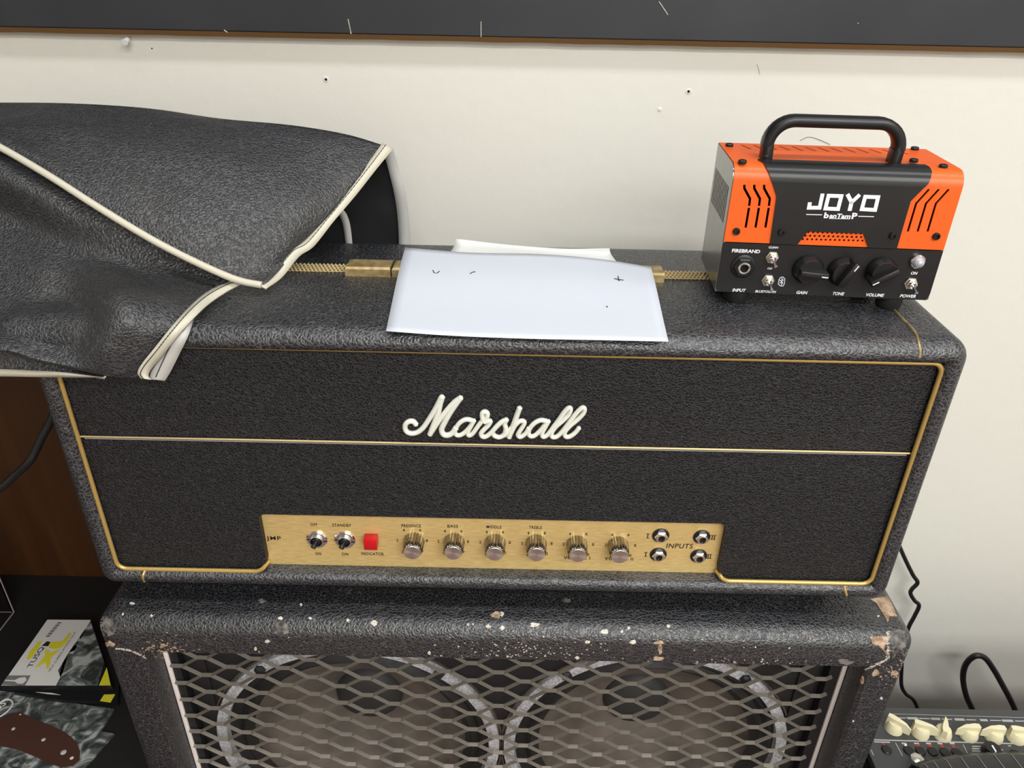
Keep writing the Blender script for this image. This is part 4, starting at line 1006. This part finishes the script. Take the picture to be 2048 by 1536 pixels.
q = Zp(1767, 1488, AZ+.0003); mb.lathe(q, (0, 0, 1), [(.0018, 0), (.0001, .0001)], 8, (False, True))
obj('red_print', mb, M['redprint'], tp, smooth=False)
obj('white_lamp', MB().lathe(Zp(1811, 1491, AZ), (0, 0, 1), [(.0018, 0), (.0014, .001), (.0001, .0013)], 12), M['whiteprint'], ra)
for (x, y) in ((1773, 1500), (1817, 1502), (1841, 1503), (1865, 1504), (1889, 1505), (1913, 1506), (2030, 1509)):
    obj('button', MB().lathe(Zp(x, y, AZ), (0, 0, 1), [(.0058, 0), (.0058, .0012), (.005, .002), (.0001, .002)], 24, (False, True)), M['black'], ra)
# chicken-head knobs
for (x, y, ang) in ((1789, 1449, -42), (1842, 1458, -20), (1886, 1462, 62), (1939, 1463, 184), (1989, 1466, 182), (2034, 1468, -8)):
    c = Zp(x, y+2, AZ+.006); c.z = AZ
    kn = obj('pointer_knob', MB().lathe(c, (0, 0, 1), [(.0105, .0004), (.0100, .005), (.0080, .011), (.0072, .012)], 28), M['cream_knob'], ra)
    ca, sa = math.cos(math.radians(ang)), math.sin(math.radians(ang))
    prof_ = [(-.0095, .0035), (-.004, .0048), (.002, .0040), (.010, .0022), (.0172, .0006)]
    mb = MB(); rings = []
    for xx, hw in prof_:
        zt2 = .018-.0005*abs(xx)*100*.3-(.004 if xx > .012 else 0); pts = [(xx, -hw, .0045), (xx, -hw*.7, zt2), (xx, hw*.7, zt2), (xx, hw, .0045)]
        rings.append([Vector((c.x+a*ca-b_*sa, c.y+a*sa+b_*ca, c.z+z_)) for a, b_, z_ in pts])
    obj('pointer', mb.loft(rings), M['cream_knob'], kn)
c = Zp(1983, 1500, AZ+.006); c.z = AZ
kn = obj('selector_knob', MB().lathe(c, (0, 0, 1), [(.0100, 0), (.0095, .009), (.0082, .011)], 36, (False, True), ridge=.05), M['black'], ra)
mb = MB().box(-.0009, .0009, -.009, .002, .0111, .0118)
for v in mb.v: v += c
obj('pointer_mark', mb, M['whiteprint'], kn, smooth=False)
# metal corner piece
c = Zp(1833, 1521, AZ); mb = MB()
mb.lathe(c, (0, 0, 1), [(.0085, .0), (.0075, .004), (.004, .006), (.0001, .0065)], 7, (False, True)); obj('strap_button', mb, mat('nickel_button', (.62, .60, .54), .3, .8), ra, label='small shiny metal button')
# pinstriped dark cap lying at the front of that panel
pc = [(1815, 1536), (1835, 1529), (1870, 1521), (1920, 1514), (1975, 1511), (2030, 1512), (2075, 1517)]
capo = thing('striped_case', 'black curved pinstriped case resting on the charcoal amplifier', 'case', Zp(1980, 1560, AZ))
mb = MB(); stc = MB(); rows2 = []
base = [Zp(x, y+3, AZ+.003) for x, y in pc]; base = spline(base, 5)
for k, (dy, dz) in enumerate(((0, 0), (-.002, .012), (-.012, .022), (-.04, .028), (-.075, .029), (-.098, .022), (-.105, 0))):
    rows2.append([p+Vector((0, dy, dz)) for p in base])
mb.loft(rows2, (False, False), closed=False); sheet('case_shell', mb, M['black'], .001, capo)
for i in range(4, len(base)-1, 3): stc.tube([rows2[k][i]+Vector((0, -.0003, .0004)) for k in range(1, 6)], .00035, 5)
obj('pinstripe', stc, M['line'], capo, kind='stuff')

# ------------------------------------------------------------------ cables
def cable(nm, pts, r, label):
    P = spline(pts, 10); o = recentre(obj(nm, MB().tube(P, r, 10), M['cable'])); tag(o, label, 'cable'); return o
yy = .345
cable('power_cable', [Y(1780, 1040, .30), Y(1796, 1085, .335), Y(1812, 1122, yy), Y(1826, 1150, yy), Y(1835, 1165, yy), Y(1824, 1178, yy), Y(1821, 1187, yy), Y(1829, 1201, yy), Y(1838, 1211, yy), Y(1829, 1232, yy), Y(1816, 1258, yy), Y(1806, 1300, yy), Y(1803, 1340, yy), Y(1803, 1370, yy), Y(1811, 1387, yy), Y(1826, 1399, yy), Y(1835, 1417, yy), Y(1839, 1440, yy), Y(1841, 1520, yy)], .0031, 'thin kinked black cable hanging down the wall beside the cabinet')
cable('looped_cable', [Y(1954, 1445, .34), Y(1945, 1420, .34), Y(1932, 1390, .335), Y(1926, 1355, .33), Y(1932, 1328, .325), Y(1950, 1312, .32), Y(1970, 1316, .32), Y(1988, 1340, .32), Y(2005, 1370, .325), Y(2022, 1402, .33), Y(2032, 1425, .335), Y(2040, 1450, .34), Y(2043, 1500, .345)], .0046, 'black cable looping up against the wall at lower right')
cable('hanging_cable', [Y(135, 760, .235), Y(118, 800, .23), Y(100, 845, .225), Y(86, 870, .22), Y(72, 900, .215), Y(58, 924, .21), Y(30, 950, .21), Y(-10, 982, .205), Y(-90, 1010, .2)], .0048, 'black cable sagging in front of the brown wood at left')

# ------------------------------------------------------------------ display shelf at the left
sh = thing('display_shelf', 'dark brown wooden display unit left of the amplifier stack', 'shelf', (-.9, .2, 0))
obj('back_panel', MB().box(-1.7, -.42, .335, .36, .0, 1.06), M['wood'], sh, smooth=False, label='brown wooden back')
obj('shelf_board', MB().box(-1.7, -.402, -.10, .334, .475, .5), M['shelfblack'], sh, smooth=False, label='black shelf board')
obj('top_board', MB().box(-1.7, -.402, .045, .36, 1.06, 1.08), M['wood'], sh, smooth=False)  # unseen top: carries the cover, also shaped to shade the niche
obj('side_panel', MB().box(-1.72, -1.70, -.1, .36, 0, 1.08), M['wood'], sh, smooth=False)
obj('front_post', MB().box(-1.7, -1.66, -.1, -.06, 0, .475), M['wood'], sh, smooth=False)
obj('front_post', MB().box(-.45, -.41, -.1, -.06, 0, .475), M['wood'], sh, smooth=False)
SZ = .5
# clear acrylic box
ac = thing('acrylic_case', 'clear acrylic box with pinkish edges on the black shelf', 'case', (-.79, .18, SZ))
e = Zp(28, 1225, SZ); x1, yb = e.x, e.y; x0_, y0_ = x1-.15, yb-.17; zt_ = SZ+.16
for nm, bx in (('pane', (x1-.002, x1, y0_, yb, SZ, zt_)), ('pane', (x0_, x1-.002, yb-.002, yb, SZ, zt_)), ('pane', (x0_, x0_+.002, y0_, yb-.002, SZ, zt_))):
    obj(nm, MB().box(*bx), M['glass'], ac, smooth=False)
mb = MB(); r = .0009
for P in (((x1, yb, SZ+r), (x1, yb, zt_)), ((x1, y0_, SZ+r), (x1, y0_, zt_)), ((x1, y0_, SZ+r), (x1, yb, SZ+r)), ((x0_, yb, SZ+r), (x1, yb, SZ+r)), ((x1, y0_, zt_), (x1, yb, zt_)), ((x0_, yb, zt_), (x1, yb, zt_))): mb.tube(P, r, 6)
obj('edge', mb, M['acrylic'], ac, label='pinkish acrylic edges')
# pickguard sheets
def slab(mb, pts, z0, z1):
    A_ = [Zp(x, y, z1) for x, y in pts]; mb.loft([A_, [Vector((p.x, p.y, z0)) for p in A_]])
mb = MB(); slab(mb, [(-80, 1375), (40, 1385), (120, 1402), (228, 1418), (200, 1462), (228, 1467), (160, 1545), (90, 1620), (-80, 1620)], SZ+.0005, SZ+.0035)
pg = thing('pickguard_sheet', 'grey pearloid pickguard sheet with brown backing on the black shelf', 'pickguard', Zp(80, 1470, SZ))
obj('pearloid_sheet', mb, M['pearl'], pg, smooth=False)
z7b = lambda a, b_: (a/7.877, 1370+b_/7.877)
mb = MB(); pts = [z7b(*p) for p in [(-300, 640), (60, 520), (300, 420), (520, 520), (720, 610), (900, 680), (1100, 800), (1200, 900), (1260, 1040), (1250, 1180), (1150, 1270), (960, 1290), (780, 1240), (560, 1130), (300, 1020), (0, 950), (-300, 930)]]
slab(mb, pts, SZ+.0036, SZ+.0044); obj('brown_backing', mb, M['tort'], pg, smooth=False, label='brown curved backing shape')
for (a, b_, r, m_) in ((320, 463, .0011, 'chipw'), (210, 690, .0022, 'line'), (685, 860, .0024, 'line'), (1000, 1060, .0034, 'line'), (1130, 1150, .0022, 'chipw')):
    obj('screw_hole', MB().lathe(Zp(*z7b(a, b_), SZ+.0044), (0, 0, 1), [(r, 0), (r*.8, .0004), (.0001, .0005)], 12, (False, True)), M[m_], pg)
mb = MB(); q3 = lambda a, b_: Zp(*z7b(a, b_), SZ+.0040)
Pq = [q3(-60, 330), q3(60, 240), q3(140, 228), q3(195, 265), q3(190, 330), q3(100, 430), q3(0, 500)]
mb.tube(spline(Pq, 5), .0009, 6); obj('logo_ring', mb, M['card'], pg, label='pale oval emblem outline')
mb = MB(); A_ = q3(-60, 420); B_ = q3(110, 300); xd = (B_-A_).normalized(); upv = Vector((-xd.y, xd.x, 0))
text(mb, 'GS', A_, B_, .010, up=upv, nrm=Vector((0, 0, 1)), bold=.02); obj('logo_print', mb, M['card'], pg, smooth=False)
# packs
def pack(nm, label, pts, z0, z1, top=True):
    t = thing(nm, label, 'package', Zp(*pts[0], z0), group=None)
    mb = MB(); slab(mb, pts, z0, z1); obj('card_box', mb, M['black'], t, smooth=False); return t
pts2 = [(15, 1385), (112, 1270), (228, 1266), (233, 1412)]
pk2 = pack('nut_package', 'lower black card pack under the white and yellow pack', [(28, 1385), (100, 1275), (240, 1290), (236, 1405), (120, 1400)], SZ+.0037, SZ+.0085)
mb = MB(); slab(mb, [z7b(1640, 150), z7b(1815, 145), z7b(1740, 275), z7b(1575, 250)], SZ+.0086, SZ+.0090); obj('yellow_print', mb, M['yellow'], pk2, smooth=False)
mb = MB(); slab(mb, [z7b(560, 110), z7b(820, 125), z7b(950, 155), z7b(760, 140)], SZ+.0086, SZ+.0090); obj('white_print', mb, M['card'], pk2, smooth=False)
PT = SZ+.019; z6 = lambda a, b_: (a/7.681, 1220+b_/7.681)
pk = pack('nut_package', 'white, black and yellow printed card pack on top of the pile', [z6(5, 1160), z6(725, 140), z6(1400, 145), z6(1720, 1165)], SZ+.0092, PT)
def pr(nm, pts, m_, lv=0, lab=None):
    mb = MB(); z = PT+.0002+lv*.0002; slab(mb, [z6(*p) for p in pts], z, z+.0002); return obj(nm, mb, M[m_], pk, smooth=False, label=lab)
pr('white_panel', [(20, 1158), (728, 148), (1395, 152), (860, 1160)], 'card', 0, 'white printed part of the card')
pr('photo_print', [(870, 1160), (935, 1060), (890, 930), (1050, 660), (1390, 175), (1600, 800), (1500, 1160)], 'pearl', 0, 'dark photographic print')
pr('grey_print', [(20, 1150), (120, 1005), (470, 1005), (385, 1162)], 'cardgrey', 1)
pr('yellow_print', [(1520, 1158), (1640, 880), (1700, 1158)], 'yellow', 1); 
pr('guitar_print', [(75, 1072), (230, 1075), (300, 1040), (390, 1030), (408, 1075), (350, 1130), (270, 1130), (225, 1095), (75, 1088)], 'card', 2)
pr('yellow_print', [(405, 750), (450, 640), (520, 570), (590, 480), (640, 478), (590, 580), (500, 720), (440, 762)], 'yellow', 1)
pr('yellow_print', [(745, 590), (780, 490), (960, 478), (1060, 350), (1100, 355), (1020, 500), (930, 580), (860, 600)], 'yellow', 1)
pr('yellow_print', [(525, 905), (690, 700), (690, 620), (740, 605), (760, 660), (930, 600), (780, 740), (760, 870), (720, 910), (700, 800)], 'yellow', 2, 'yellow letter X')
pr('black_print', [(640, 550), (720, 480), (775, 490), (740, 555)], 'ink', 2)
mb = MB(); A_ = Zp(*z6(500, 885), PT+.0004); B_ = Zp(*z6(700, 570), PT+.0004); xd = (B_-A_).normalized(); upv = Vector((-xd.y, xd.x, 0))
text(mb, 'TUSQ', A_, B_, .0078, up=upv, nrm=Vector((0, 0, 1)), bold=.01); obj('legend', mb, M['ink'], pk, smooth=False); mb = MB()
A_ = Zp(*z6(770, 945), PT+.0004); B_ = Zp(*z6(1180, 330), PT+.0004); text(mb, 'SELF LUBRICATING NUT', A_, B_, .0030, up=upv, nrm=Vector((0, 0, 1))); obj('legend', mb, M['ink'], pk, smooth=False); mb = MB()
for i in range(16):
    tt = i/15; w2 = .0006 if i % 3 else .0012
    a = Zp(720+0, 0, PT) if False else Zp(*z6(720+tt*180, 405-tt*210), PT+.0004); mb.box(a.x-.0015, a.x+.004, a.y-w2/2, a.y+w2/2, PT+.0003, PT+.0005)
obj('bar_code', mb, M['ink'], pk, smooth=False, kind='stuff')
